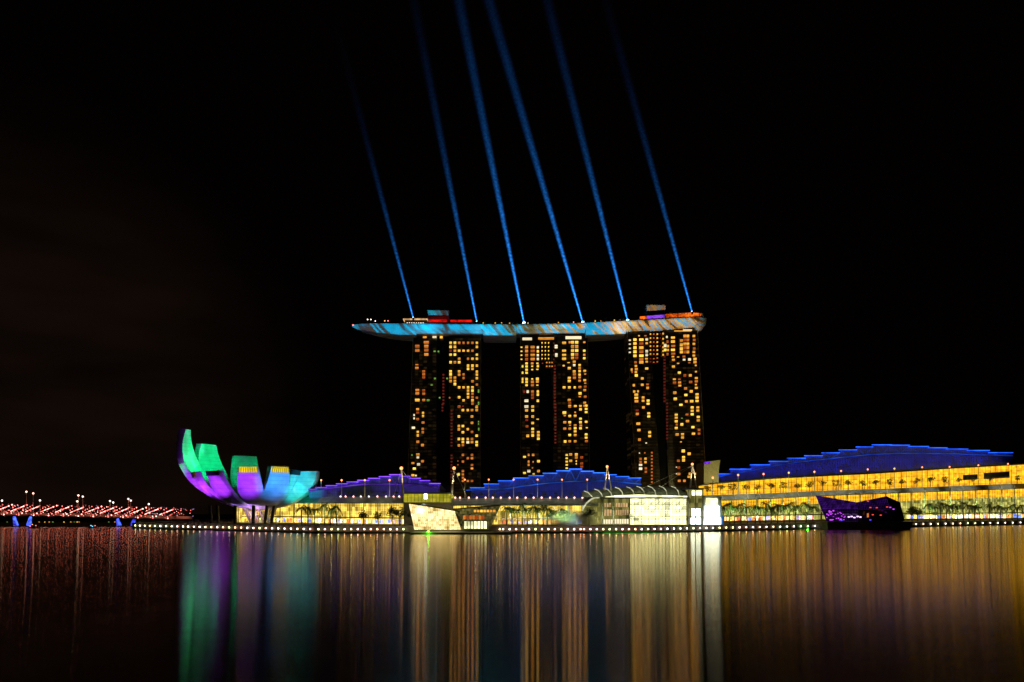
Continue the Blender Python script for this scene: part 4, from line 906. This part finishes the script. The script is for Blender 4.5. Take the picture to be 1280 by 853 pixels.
# entrance tower at its right
t = thing('entrance_block', (X(868, 545), 545, DECK), 'square glass entrance block right of the domed hall with white glowing openings', 'building')
b = MB(); b.prism([(861, 655.8), (878.5, 655.8), (878.5, 612.2), (861, 612.2)], 545, 22); b.build('wall', M['glow_dim'], t)
b = MB(); b.prism([(857, 612), (880, 612), (880, 610.4), (857, 609.6)], 541, 28); b.build('roof', M['dsteel'], t)
for y0, y1, a, c in ((613.5, 619.5, 865, 877), (636, 645.5, 864.5, 875.5), (647.5, 655.5, 863.5, 876)):
    b = MB(); b.prism([(a, y1), (c, y1), (c, y0), (a, y0)], 544.3, .5); b.build('opening', M['glow_hot'] if y0 > 630 else M['glow_white'], t)
b = MB()
for p in (861, 869.5, 878.5):
    b = MB(); b.tube([P(p, 655.6, 543.5), P(p, 612, 543.5)], .35, 5); b.build('column', M['steel'], t)
# glaring gate
t = thing('glowing_gate', (X(889, 558), 558, DECK), 'dazzling white-cyan doorway between domed hall and right mall wing', 'gate')
for y0, y1, a, c in ((623, 631, 882, 897), (632, 645.5, 881, 899), (647, 656, 880, 901)):
    b = MB(); b.prism([(a, y1), (c, y1), (c, y0 + 1), (c - 1.5, y0), (a + 1, y0)], 560, .8); b.build('lit_opening', M['glow_hot'] if y0 > 630 else M['glow_white'], t)
b = MB(); b.prism([(878.8, 656), (903, 656), (901, 621), (878.8, 620)], 561.2, 14); b.build('wall', pbr('pale_gate_wall', (.5, .52, .5), .6), t)
b = MB(); b.tube([P(903.5, 656, 557), P(903.5, 644, 557)], .5, 6); b.build('blue_post', G('blue_post_light', (20, 110, 200), .6), t)
# slanted block between right tower and the big blue roof
t = thing('slanted_block', (X(890, 700), 700, DECK), 'slanted olive box with violet lit top beside the right tower', 'building')
b = MB(); b.prism([(879, 656), (898, 656), (898.5, 588), (900.5, 575.3), (880, 578)], 720, 30); b.build('wall', pbr('olive_panels', (.22, .2, .12), .7), t)
b = MB(); b.prism([(880, 580.5), (888, 579.5), (888, 577), (880, 578.2)], 719, .8); b.build('sign_light', G('violet_light', (120, 40, 230), 1.0, noise=.4), t)
wlamp('olive_uplight', 'SPOT', P(905, 600, 690), 4e4, (.8, .75, .3), 1, P(890, 585, 722), 70)
M['olive_edge'] = G('olive_edge_light', (120, 130, 70), .5)
b = MB(); b.tube([P(898.5, 588, 719.5), P(900.5, 575.3, 719.5), P(880.5, 577.8, 719.5)], .2, 4); b.build('edge_trim', M['olive_edge'], t)

# ------------------------------------------------------------------ crystal pavilions
def grid_face(mb, c00, c10, c11, c01, nu, nv, r):
    c00, c10, c11, c01 = map(Vector, (c00, c10, c11, c01))
    for i in range(nu + 1):
        q = i / nu; mb.tube([c00.lerp(c10, q), c01.lerp(c11, q)], r, 4)
    for j in range(nv + 1):
        q = j / nv; mb.tube([c00.lerp(c01, q), c10.lerp(c11, q)], r, 4)
PD = 500.0
t = thing('glass_pavilion', (X(545, PD), PD, 0), 'white glowing slanted glass pavilion standing on the water', 'pavilion')
b = MB(); b.hexa([P(518, 662.5, PD), P(575, 662.5, PD + 4), P(575.5, 640, PD + 2), P(511, 629.6, PD - 6)], [P(518, 662.5, PD) + Vector((4, 24, 0)), P(575, 662.5, PD) + Vector((0, 28, 0)), P(575.5, 640, PD) + Vector((0, 28, 0)), P(511, 629.6, PD) + Vector((6, 22, -2))])
b.build('glass_shell', M['glow_pav'], t)
b = MB(); e_ = Vector((0, -.4, 0)); grid_face(b, P(518, 662.5, PD) + e_, P(575, 662.5, PD + 4) + e_, P(575.5, 640, PD + 2) + e_, P(511, 629.6, PD - 6) + e_, 22, 8, .06); b.build('grid', M['mullion'], t)
b = MB(); b.hexa([P(510, 629.8, PD - 7), P(576, 640.3, PD + 1), P(576, 639.2, PD + 1), P(510, 628.6, PD - 7)], [P(510, 629.8, PD) + Vector((6, 24, 0)), P(576, 640.3, PD) + Vector((0, 30, 0)), P(576, 639.2, PD) + Vector((0, 30, 0)), P(510, 628.6, PD) + Vector((6, 24, 0))]); b.build('roof_edge', M['dsteel'], t)
b = MB(); b.prism([(521, 641), (529, 642), (529, 634.5), (521, 633.5)], PD - 5.8, .5); b.build('bright_panel', M['glow_white'], t)
b = MB(); b.box(X(514, PD), X(640, PD), PD - 8, PD + 28, -1, 1.3); b.build('plinth', M['conc'], t)
t = thing('glass_pavilion', (X(600, PD), PD, 0), 'darker crystal pavilion wing with orange-lit decks right of the white one', 'pavilion')
b = MB(); b.hexa([P(576.5, 662, PD + 4), P(612, 662, PD + 2), P(626, 632, PD - 4), P(567, 636.5, PD + 1)], [P(576.5, 662, PD) + Vector((0, 26, 0)), P(612, 662, PD) + Vector((-3, 26, 0)), P(626, 632, PD) + Vector((-6, 26, 0)), P(567, 636.5, PD) + Vector((0, 26, 0))])
M['crys'] = G('lit_crystal_glass', (150, 135, 70), .55, cell=(1.4, 1.6), lo=.3, hi=1.4, c2=lin(70, 75, 45))
b.build('glass_shell', M['crys'], t)
b = MB(); grid_face(b, P(577, 661.5, PD + 3.4), P(612, 661.5, PD + 1.4), P(625.5, 632.6, PD - 4.6), P(568, 637, PD + .4), 14, 7, .09); b.build('grid', M['mullion'], t)
for y0, y1, a, c, mt in ((637.5, 640.5, 592, 620, 'w_y'), (644.5, 649.5, 578.5, 606, 'w_o'), (652, 661, 580, 609, 'glow_white')):
    for q in frange(a, c, 4)[:-1]:
        b = MB(); b.prism([(q + .3, y1), (q + 3.3, y1), (q + 3.3, y0), (q + .3, y0)], PD - 5.5, .5); b.build('lit_bay', M[mt], t)
b = MB(); b.hexa([P(566, 637, PD - 5), P(626.5, 632.4, PD - 5), P(626.5, 631.2, PD - 5), P(566, 636, PD - 5)], [P(566, 637, PD) + Vector((0, 28, 0)), P(626.5, 632.4, PD) + Vector((-6, 26, 0)), P(626.5, 631.2, PD) + Vector((-6, 26, 0)), P(566, 636, PD) + Vector((0, 28, 0))]); b.build('roof_edge', M['dsteel'], t)
# dark violet crystal island
KD = 640.0
t = thing('crystal_island', (X(1076, KD), KD, 0), 'dark faceted crystal building with violet lights on its own island', 'pavilion')
b = MB(); b.hexa([P(1033, 652, KD), P(1128, 652, KD), P(1131, 651, KD), P(1125, 628, KD + 3), P(1108, 620.5, KD + 4), P(1071, 628, KD + 2), P(1019.5, 619.3, KD - 5)],
                 [P(1036, 652, KD + 30), P(1126, 652, KD + 30), P(1129, 651, KD + 30), P(1122, 630, KD + 26), P(1106, 622, KD + 26), P(1073, 630, KD + 26), P(1028, 624, KD + 24)])
b.build('glass_shell', M['purpleglass'], t)
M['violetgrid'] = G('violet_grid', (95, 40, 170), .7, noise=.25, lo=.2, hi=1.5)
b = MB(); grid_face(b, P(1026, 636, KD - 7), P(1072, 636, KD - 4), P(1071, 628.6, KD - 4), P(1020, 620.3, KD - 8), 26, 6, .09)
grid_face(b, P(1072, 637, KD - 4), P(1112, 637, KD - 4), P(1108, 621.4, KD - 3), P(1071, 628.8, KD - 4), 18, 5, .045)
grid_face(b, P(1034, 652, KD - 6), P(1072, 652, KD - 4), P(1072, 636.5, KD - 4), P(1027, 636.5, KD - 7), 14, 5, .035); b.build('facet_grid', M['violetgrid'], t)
pk = [G('violet_spot', (190, 70, 230), 1.5), G('white_violet_spot', (235, 200, 255), 1.8), G('blue_violet_spot', (90, 70, 240), 1.4), G('red_spot', (240, 70, 60), 1.2)]
rnd = random.Random(5)
def kl(px, py, w_, h_, mt):
    b = MB(); b.prism([(px, py + h_), (px + w_, py + h_), (px + w_, py), (px, py)], KD - 7.6 if px < 1040 else KD - 5.2, .5); b.build('lit_pane', mt, t)
for j in range(26): kl(rnd.uniform(1033, 1056), rnd.uniform(640, 650), rnd.uniform(.8, 2), rnd.uniform(.6, 1.5), pk[0])
for p in (1036, 1038, 1041): kl(p, rnd.uniform(636, 640), 1.8, 1.6, pk[0])
for p in (1060, 1063.5, 1067, 1071, 1074.5): kl(p, rnd.uniform(645, 646.5), 2.4, 1.6, pk[1])
for p, y, mt in ((1087, 634, 3), (1095, 634.2, 3), (1108, 633.3, 3), (1112, 633.8, 0), (1087, 649.5, 2), (1051, 650, 2), (1090, 643, 3), (1100, 643.5, 3), (1084, 626, 3), (1116, 636, 0)): kl(p, y, 2.2, 1.3, pk[mt])
kl(1084, 642, 2, 5, M['w_o'])
b = MB(); rings = []
for z, e in ((-1, 0), (Z(652.3, KD), 1.5)):
    rings.append([(X(1031, KD) - e, KD - 7 - e, z), (X(1132, KD) + e, KD - 7 - e, z), (X(1136, KD) + e, KD + 34, z), (X(1028, KD) - e, KD + 34, z)])
b.loft(rings); b.build('plinth', M['concd'], t)

# ------------------------------------------------------------------ masts and posts
def mast(lab, legs, r, stays=(), D=560, mat='mast', top=True, name='mast', cat='mast', grp=None):
    if 'mast' not in M: M['mast'] = G('lit_mast', (225, 190, 140), .55, noise=.2, lo=.6, hi=1.3)
    x = legs[0][0]; t = thing(name, P(legs[0][0][0], legs[0][0][1], D), lab, cat, grp)
    for lg in legs:
        b = MB(); b.tube([P(a, c, D) for a, c in lg], r, 7, r * .7); b.build('pole', pbr('pale_pole', (.7, .6, .45), .5) if 'pale_pole' not in bpy.data.materials else bpy.data.materials['pale_pole'], t)
    for s in stays:
        b = MB(); b.tube([P(a, c, D) for a, c in s], .12, 4); b.build('stay', M['steel'], t)
    if top:
        b = MB(); b.ball(P(*legs[0][-1], D), r * 1.5, 8, 5); b.build('lamp', M['lamp_orange'], t)
    return t
mast('tall leaning cream mast left of the yellow-lit link block', [[(504, 617), (501.7, 585.5)]], .75, [[(501.7, 587), (492, 622)], [(501.7, 587), (512, 600)]], 545)
mast('tall leaning cream mast right of the yellow-lit link block', [[(564.8, 620), (567.6, 585.5)]], .75, [[(567.6, 587), (580, 612)], [(567.6, 587), (584, 622)]], 545)
mast('A-shaped cream mast above the left end of the domed hall', [[(755.7, 616), (759, 583.5)], [(764.7, 616), (759.4, 583.5)]], .6, [], 556)
mast('A-shaped cream mast above the entrance block by the right tower', [[(862.8, 610), (865.4, 580.5)], [(871, 610), (865.8, 580.5)]], .6, [[(865.4, 582), (800, 612)], [(865.4, 582), (822, 612)]], 556)
for mx_, my_, mD in ((502.5, 612, 545), (566, 614, 545), (760, 606, 556), (867, 604, 556)):
    wlamp('mast_uplight', 'SPOT', P(mx_, my_, mD - 7), 9000, (1, .84, .55), .3, P(mx_, 592, mD), 46)
def post(px, ytop, ybot, D, lab, grp, mt='lamp_orange', r=.28):
    t = thing('lamp_post', P(px, ybot, D), lab, 'lamp post', grp)
    b = MB(); b.tube([P(px, ybot, D), P(px, ytop, D)], r, 6, r * .8); b.build('pole', bpy.data.materials['pale_pole'], t)
    b = MB(); b.ball(P(px, ytop, D), r * 2.2, 8, 5); b.build('lamp', M[mt], t)
g = 'lamp posts on the mall roofs'
for k, p in enumerate([401.5, 427, 456, 487]): post(p, 600.5, 621.5, ml(p) - 1, f'{nth(k+1)} lamp post from the left before the violet-blue roof', g, r=.34)
for k, p in enumerate([581, 611, 642, 672, 702.5, 734]): post(p, 599.8, 623.2, md(p) - 2, f'{nth(k+1)} lamp post from the left before the middle blue roof', g)
for k, (p, y) in enumerate([(891, 597.5), (922.7, 594), (954.5, 592.8), (986, 591.2), (1018, 590), (1051.3, 589), (1084.7, 587), (1118, 586), (1152.7, 584.3), (1187, 583.8), (1223, 581.8), (1260, 580)]):
    post(p, y, interp(rt_fas, p), rD(p) - 1.8, f'{nth(k+1)} lamp post from the left along the yellow terrace', g, r=.38)

# ------------------------------------------------------------------ trees and palms
def gz(px, D): return Vector((X(px, D), D, DECK))
for k, p in enumerate([377, 385, 393, 406, 413, 421]):
    D = qd(p) + 14; plant('palm', k, gz(p, D), 1.42 + random.uniform(-.08, .1), f'{nth(k+1)} palm from the left before the left mall wing beside the museum', 'palms before the left mall wing')
for k, (p, s) in enumerate([(454, 1.0), (473, .85), (491, 1.15), (500, 1.2), (517, 1.0)]):
    D = qd(p) + 15; plant('tree', k, gz(p, D), s * 1.12, f'{nth(k+1)} bushy tree from the left between palms and white glass pavilion', 'bushy trees on the promenade')
for k, p in enumerate([633, 640, 647, 653, 659, 666, 672, 679, 684]):
    D = qd(p) + 14; plant('palm', k, gz(p, D), 1.38 + random.uniform(-.08, .1), f'{nth(k+1)} palm from the left in the row before the middle mall wing', 'palms before the middle mall wing')
for k, (p, s) in enumerate([(690, 1.1), (705, 1.15), (719, .95), (736, 1.15)]):
    D = qd(p) + 16; plant('tree', k + 1, gz(p, D), s, f'{nth(k+1)} bushy tree from the left in the mist beside the domed hall', 'bushy trees on the promenade')
for k, (p, s) in enumerate([(851, 1.0), (860, .9), (873, 1.05)]):
    D = qd(p) + 12; plant('tree', k, gz(p, D), s, f'{nth(k+1)} leafy tree from the left before the entrance block', 'bushy trees on the promenade')
for k, p in enumerate([904, 912, 918, 926, 934, 944, 950, 957, 964, 972, 980, 987, 994, 1008, 1016]):
    D = qd(p) + 18; plant('palm', k, gz(p, D), 1.65 + random.uniform(-.12, .12) + (p - 904) * .001, f'{nth(k+1)} palm from the left between the dazzling doorway and the dark crystal', 'palms before the right mall wing')
for k, p in enumerate([1140, 1147]):
    D = qd(p) + 18; plant('tree', k + 2, gz(p, D), 1.5, ['bushy tree directly right of the dark crystal island', 'second bushy tree right of the dark crystal island'][k], 'bushy trees on the promenade')
for k, p in enumerate([1162, 1169, 1176, 1183, 1190, 1197, 1204, 1211, 1218, 1225, 1237, 1244, 1251, 1258, 1265, 1272, 1279]):
    D = qd(p) + 18; plant('palm', k + 1, gz(p, D), 1.95 + random.uniform(-.12, .12), f'{nth(k+1)} palm from the left in the row right of the dark crystal', 'palms before the right mall wing')
for k, p in enumerate([884, 901, 916, 933, 947, 964, 979, 997, 1012, 1028, 1045, 1060, 1078, 1095, 1112, 1127, 1146, 1163, 1181, 1199, 1217, 1237, 1272]):
    D = rD(p) + 4; pt = P(p, interp(rt_fas, p) - .3, D); plant('terrace', k, pt, 1.0 + random.uniform(-.1, .15) + (p - 884) * .0008, f'{nth(k+1)} small layered tree from the left along the yellow terrace', 'small trees on the yellow terrace')
for k, p in enumerate([389.5, 400, 411, 423, 436, 450, 464, 480, 495]):
    D = ml(p) + 3; plant('terrace', k + 1, P(p, 621.2, D), .55, f'{nth(k+1)} small round tree from the left on the left wing roof terrace', 'small trees on the roof terraces')
    if k % 2 == 0: wlamp('tree_uplight', 'POINT', P(p + 3, 620, D - 2), 110, (1, .85, .25), .3)
for k, p in enumerate([591, 602, 618, 634, 649.5, 664, 681, 695, 715]):
    D = md(p) + 3; plant('terrace', k + 2, P(p, 623, D), .55, f'{nth(k+1)} small round tree from the left on the middle wing roof terrace', 'small trees on the roof terraces')
    if k % 2 == 0: wlamp('tree_uplight', 'POINT', P(p + 3, 621.8, D - 2), 100, (1, .85, .35), .3)

cst_ = lambda v: (lambda p: v)
M['green_streak_glow'] = G('green_streak_glow', (50, 255, 20), 70)
for p in (400, 645, 670, 705, 920, 950, 985, 1010, 1170, 1200, 1230, 1265):
    D = qd(p) + 2.5; wl = wlamp('palm_light', 'AREA', (X(p, D), D, DECK + 1), (1500 if p < 800 else 3200), (.55, 1, .25), 12, (X(p, D), D + 13, DECK + 11), sizey=.4); wl.data.spread = R(70)
# ------------------------------------------------------------------ quay lamps
stretch = [(166, 232, 'left of the lotus museum'), (232, 395, 'below the lotus museum'), (395, 508, 'before the left mall wing'), (508, 626, 'by the white glass pavilion'), (626, 727, 'before the middle mall wing'),
           (727, 880, 'before the domed hall'), (880, 1020, 'left of the dark crystal'), (1133, 1284, 'right of the dark crystal')]
qb = MB(); qb.tube([(0, 0, 0), (0, 0, 1.1)], .18, 6); qb.mi = 1; qb.ball((0, 0, 1.45), .44, 8, 5); qb.mi = 0
q0 = qb.build('quay_lamp', [M['dsteel'], M['quay_light']]); firstq = True
for a, c, wh in stretch:
    n = 0; p = a + 3
    while p < c:
        if not (508 < p < 622):
            n += 1; o = q0 if firstq else q0.copy()
            if not firstq: col.objects.link(o)
            firstq = False
            D = qd(p) - 2.2; o.location = (X(p, D), D, 1.3); tag(o, f'{nth(n)} small round quay lamp from the left in the row {wh}', 'lamp', 'lamps along the quay edge')
        p += interp([(160, 5.5), (200, 7), (400, 8.2), (800, 8), (900, 8.3), (1150, 9.2), (1290, 9.5)], p)
b = MB(); b.strip(frange(742, 896, 8), cst_(666.2), cst_(666.9), lambda p: qd(p) - 3.2, .2)
tag(b.build('green_glow_band', G('green_glow', (60, 200, 30), .8, noise=.15, lo=0.05, hi=1.6), origin=P(820, 667, 517)), 'added green glow band low on the quay before the domed hall', 'light strip')  # glowing band added for the green light on quay and water
for px, lab in ((535.5, 'added green glow source on the plinth of the white glass pavilion'), (1009.5, 'added green glow source on the quay just left of the dark crystal')):
    D = qd(px) - 10 if px > 900 else 491.0; small_lamp(px, 664.6 if px < 900 else 662.6, D, 0.2, 'green_streak_glow', 'quay_lamp', lab, None, .6)  # green glow sources added to draw streaks on the water
# handrail of the museum promenade
rl = MB()
for p in frange(175, 400, 3.6):
    D = qd(p) + 4; rl.tube([(X(p, D), D, DECK), (X(p, D), D, DECK + 3.2)], .14, 4)
for z in (DECK + 3.2, DECK + 2): rl.tube([(X(p, qd(p) + 4), qd(p) + 4, z) for p in frange(175, 400, 15)], .12, 4)
o = rl.build('promenade_fence', pbr('olive_fence', (.35, .33, .2), .6), origin=(X(290, 620), 620, DECK)); tag(o, 'pale railing with tall posts along the promenade below the museum', 'fence')

# ------------------------------------------------------------------ bridge
BD = 770.0
dkb = [(-60, 642.5), (0, 643.5), (100, 645.5), (205, 648.2), (245, 649.5)]
br = thing('footbridge', (X(100, BD), BD, 0), 'long bridge with slanting rows of pink-red lights and blue-lit piers', 'bridge')
b = MB(); b.strip(frange(-60, 245, 10), lambda p: interp(dkb, p), lambda p: interp(dkb, p) + 1.6, lambda p: BD, 9); b.build('deck', M['concd'], br)
b = MB(); b.strip(frange(-60, 240, 10), lambda p: interp(dkb, p) - 3.4, lambda p: interp(dkb, p) - .4, lambda p: BD + 8.6, .3); b.build('glow_strip', G('warm_glow', (190, 100, 75), .35, noise=.12, lo=.2, hi=1.6), br)  # warm glowing strip added along the deck to feed the water reflections
n = 0
for k, p in enumerate(frange(-32, 210, 18.6)):
    pts = []
    y0 = interp(dkb, p) - .2
    for q in frange(0, 1, .125):
        pts.append(P(p + 33 * q, y0 - 14.6 * (q ** .9) + 1.2 * q, BD - 2 + 10 * q))
    b = MB(); b.tube(pts, .16, 5); s = b.build('helix_tube', M['dsteel'], br)
    for j, q in enumerate(pts[:-1] if k % 3 else pts[:-2]):
        if n >= 100: break
        n += 1
        b = MB(); q = q + Vector((0, -.5, 0)); hot = 2 <= j <= 5
        if hot: b.tube([q, q + (pts[j + 1] - pts[j]) * .8], .30, 6)
        else: b.ball(q, .62, 7, 5)
        b.build('led_light', M['led_pinkwhite'] if (j + k) % 3 else M['led_red'], s)
    back = []
    for q in frange(0, 1, .125): back.append(P(p + 30 - 26 * q, y0 - 14 + 14 * q, BD + 7))
    b = MB(); b.tube(back, .14, 5); b.build('cross_tube', M['dsteel'], br)
b = MB(); b.strip(frange(-60, 240, 10), lambda p: interp(dkb, p) - 13.8, lambda p: interp(dkb, p) - 13.4, lambda p: BD + 8, .5); b.build('top_rail', M['dsteel'], br)
rnd = random.Random(11)
f = MB()
for j in range(150):
    p = rnd.uniform(-5, 242); y = interp(dkb, p) - rnd.uniform(2, 14); f.mi = rnd.choice([0, 0, 1]); f.ball(P(p, y, BD + 9.5), rnd.uniform(.2, .45), 6, 4)
for k in range(27):      # the second set of tubes, seen between the first
    p = -30 + 9.3 * k + 4
    for q in frange(0, 1, .14):
        if rnd.random() < .8: f.mi = 0 if rnd.random() < .7 else 2; f.ball(P(p + 20 * q, interp(dkb, p) - .5 - 11.5 * q, BD + 8), rnd.uniform(.25, .5), 6, 4)
tag(f.build('small_lights', [M['led_red'], G('dim_lilac', (200, 160, 230), .9), M['led_pinkwhite']], br), 'scatter of small red and lilac lights on the rear tubes', kind='stuff')
for p, dx in ((19, -1.8), (37, 2.6), (148, -1.8), (166.5, 2.6)):
    yb_ = interp(dkb, p) + 1.8
    b = MB(); sx = 1 if dx < 0 else -1
    b.tube([P(p + sx * 1.0, 657.3, BD + 3), P(p - sx * 1.3, yb_, BD + 3)], 2.3, 10, 1.1); b.v = [v for v in b.v]; b.build('pier', M['pier_glow'], br)
    b = MB(); b.tube([P(p + sx * 1.0, 657, BD + 3), Vector((X(p + sx, BD + 3), BD + 3, -1))], 1.9, 10); b.build('pier_foot', M['concd'], br)
for k, (p, y) in enumerate([(33, 615), (41.5, 617), (98, 619.5), (103.5, 621), (160.5, 624), (163.5, 626)]):
    post(p, y, 640, BD + 14, f'{nth(k+1)} street lamp from the left standing above the bridge lights', 'street lamps behind the bridge', 'lamp_pink', .4)
for k, (p, y) in enumerate([(2.5, 626), (50, 625.8), (96.5, 627), (137.5, 626.5), (141.5, 628.4), (186, 630.3)]):
    post(p, y, 640, BD + 12, f'{nth(k+1)} low bright lamp from the left along the bridge top', 'street lamps behind the bridge', 'lamp_white', .38)
for p, y in ((33, 615), (100, 619.5), (162, 624), (186, 630)):
    pass
for p in (10, 60, 110, 160, 210):
    wlamp('deck_light', 'AREA', P(p, interp(dkb, p) - 8, BD + 3), 1800, (1, .28, .2), 30, P(p, 700, BD + 3), sizey=5)
for p, y in ():
    wlamp('street_light', 'POINT', P(p, y - 1, BD + 14), 250, (1, .3, .2), 2)
# far shore
rnd = random.Random(3); f = MB()
for j in range(900):
    p = rnd.uniform(-40, 235); D = 1245 + rnd.uniform(-4, 25); x = X(p, D); h = 6 + 3 * math.sin(p * .11) + 2 * math.sin(p * .37)
    z = DECK + rnd.random() * h; u = Vector((rnd.gauss(0, 1), rnd.gauss(0, 1), rnd.gauss(0, 1))).normalized() * 2; v = u.orthogonal().normalized() * 1.4; c = Vector((x, D, z)); f.q(c - u, c - v, c + u, c + v)
tag(f.build('far_wood', M['leaf']), 'dark line of far trees on the shore behind the bridge', 'trees', kind='stuff')
for k, (p, y) in enumerate([(9, 653), (49, 653.8), (61.5, 654.3), (66, 653), (80, 655), (88.5, 655.2), (93, 654.6), (96.5, 655), (99, 654.7), (136, 656), (143.5, 655.7), (56, 654.2), (175, 656)]):
    D = 1170 if p > 0 else 1170; small_lamp(p, min(y, 652.8), D, DECK - 3, 'w_y' if k % 3 else 'w_g', 'shore_lamp', f'{nth(k+1)} tiny yellow lamp on the dark far shore under the bridge', 'lamps on the far shore', .8)

# ------------------------------------------------------------------ boats
def boat(px, D, lab, lamps, ln=9):
    x = X(px, D); t = thing('boat', (x, D, 0), lab, 'boat', 'small boats near the bridge')
    b = MB(); rings = []
    for q in frange(-1, 1, .25):
        wd = 1.5 * (1 - max(0, q) ** 2.2) + .08; zt = 1.0 + .5 * max(0, q) ** 2
        rings.append([(x + q * ln / 2, D - wd, zt), (x + q * ln / 2, D - wd * .6, -.2), (x + q * ln / 2, D + wd * .6, -.2), (x + q * ln / 2, D + wd, zt)])
    b.loft(rings); b.build('hull', M['boat'], t)
    b = MB(); b.box(x - ln * .25, x + ln * .15, D - 1, D + 1, 1, 2.6); b.build('cabin', M['concd'], t)
    b = MB(); b.box(x - ln * .3, x + ln * .2, D - 1.2, D + 1.2, 2.62, 2.8); b.build('roof', M['boat'], t)
    for dx, z, mt in lamps:
        b = MB(); b.ball((x + dx, D - 1.25, z), .38, 7, 5); b.build('lamp', M[mt], t)
M['cyanlamp'] = G('cyan_lamp', (120, 200, 255), 3)
boat(43, 700, 'small dark boat with reddish lamps under the left bridge end', [(-1, 3.3, 'lamp_orange'), (2, 2.4, 'led_red'), (-3, 1.8, 'led_red')], 10)
boat(115.5, 705, 'small boat with cyan lamps between the blue-lit piers', [(-.6, 2.4, 'cyanlamp'), (.6, 1.6, 'cyanlamp'), (3, 2.2, 'led_red')], 8)

# ------------------------------------------------------------------ mist fountain
m, n, out = newmat('mist'); L = n.links
tcn = n.nodes.new('ShaderNodeTexCoord'); ln_ = n.nodes.new('ShaderNodeVectorMath'); ln_.operation = 'LENGTH'
nz = n.nodes.new('ShaderNodeTexNoise'); nz.inputs['Scale'].default_value = 2.2; nz.inputs['Detail'].default_value = 4
L.new(tcn.outputs['Object'], nz.inputs['Vector']); L.new(tcn.outputs['Object'], ln_.inputs[0])
a1 = n.nodes.new('ShaderNodeMath'); a1.operation = 'SUBTRACT'; a1.inputs[0].default_value = 1.15; L.new(ln_.outputs['Value'], a1.inputs[1])
a2 = n.nodes.new('ShaderNodeMath'); a2.operation = 'MULTIPLY'; L.new(a1.outputs[0], a2.inputs[0]); L.new(nz.outputs[0], a2.inputs[1])
a3 = n.nodes.new('ShaderNodeMath'); a3.operation = 'MULTIPLY'; a3.use_clamp = False; L.new(a2.outputs[0], a3.inputs[0]); a3.inputs[1].default_value = .75
a4 = n.nodes.new('ShaderNodeMath'); a4.operation = 'MAXIMUM'; L.new(a3.outputs[0], a4.inputs[0]); a4.inputs[1].default_value = 0
pv = n.nodes.new('ShaderNodeVolumePrincipled'); pv.inputs['Color'].default_value = (.8, .9, .95, 1); L.new(a4.outputs[0], pv.inputs['Density'])
L.new(pv.outputs[0], out.inputs['Volume'])
try: m.cycles.volume_step_rate = .6
except Exception: pass
b = MB(); b.ball((0, 0, 0), 1, 20, 10)
o = b.build('mist', m); o.location = (X(712, 533), 533, 7.5); o.scale = (19, 6, 8.5); tag(o, 'pale bluish mist drifting over the promenade left of the domed hall', 'mist', kind='stuff')

wlamp('mist_fill', 'SPOT', (X(716, 540), 524, 7), 2500, (.6, .85, .9), 1, (X(710, 540), 545, 14), 110)  # unseen spot added to brighten the mist
# ------------------------------------------------------------------ unseen fill lamps added for the promenade and mall fronts
for p, e, c in ((200, 3e3, (1, .6, .4)), (400, 9e3, (1, .9, .6)), (450, 9e3, (1, .9, .6)), (640, 1.0e4, (1, .9, .6)), (690, 1.4e4, (.6, .9, 1)), (740, 1.0e4, (.9, 1, .5)), (800, 9e3, (.8, 1, .5)), (850, 9e3, (.8, 1, .6)),
                (925, 1.6e4, (1, .9, .5)), (980, 1.8e4, (1, .9, .5)), (1040, 1.5e4, (1, .8, .5)), (1160, 2.4e4, (1, .85, .5)), (1220, 2.8e4, (1, .85, .5)), (1270, 2.8e4, (1, .85, .5))):
    la, lb = facing(qd, p, 650, -23, 0, -60, 0); la.z = 10; lb.z = 6; wl = wlamp('promenade_fill', 'AREA', la, e * .2, c, 14, lb, sizey=.6); wl.data.spread = R(120)
for f_, lst, yy, up, e in ((ml, (310, 345, 380, 415, 450, 485), lambda p: 625, 9, 330), (md, (585, 620, 655, 690, 725), lambda p: 627, 9, 260), (rD, (900, 950, 1000, 1050, 1100, 1150, 1200, 1250), lambda p: (interp(rt_fas, p) + interp(rt_fb, p)) / 2, 12, 2600), (lambda p: ED, (750, 780, 810, 840), lambda p: 615, 9, 300)):
    for p in lst:
        la, lb = facing(f_, p, yy(p), 19, up, 5, 0); wl = wlamp('canopy_fill', 'AREA', la, e, (1, .96, .76), 22 if up < 10 else 60, lb, sizey=.5); wl.data.spread = R(80)  # unseen area lamps added to lift the dark canopies
for o in bpy.data.objects:
    if '_o' in o: del o['_o']
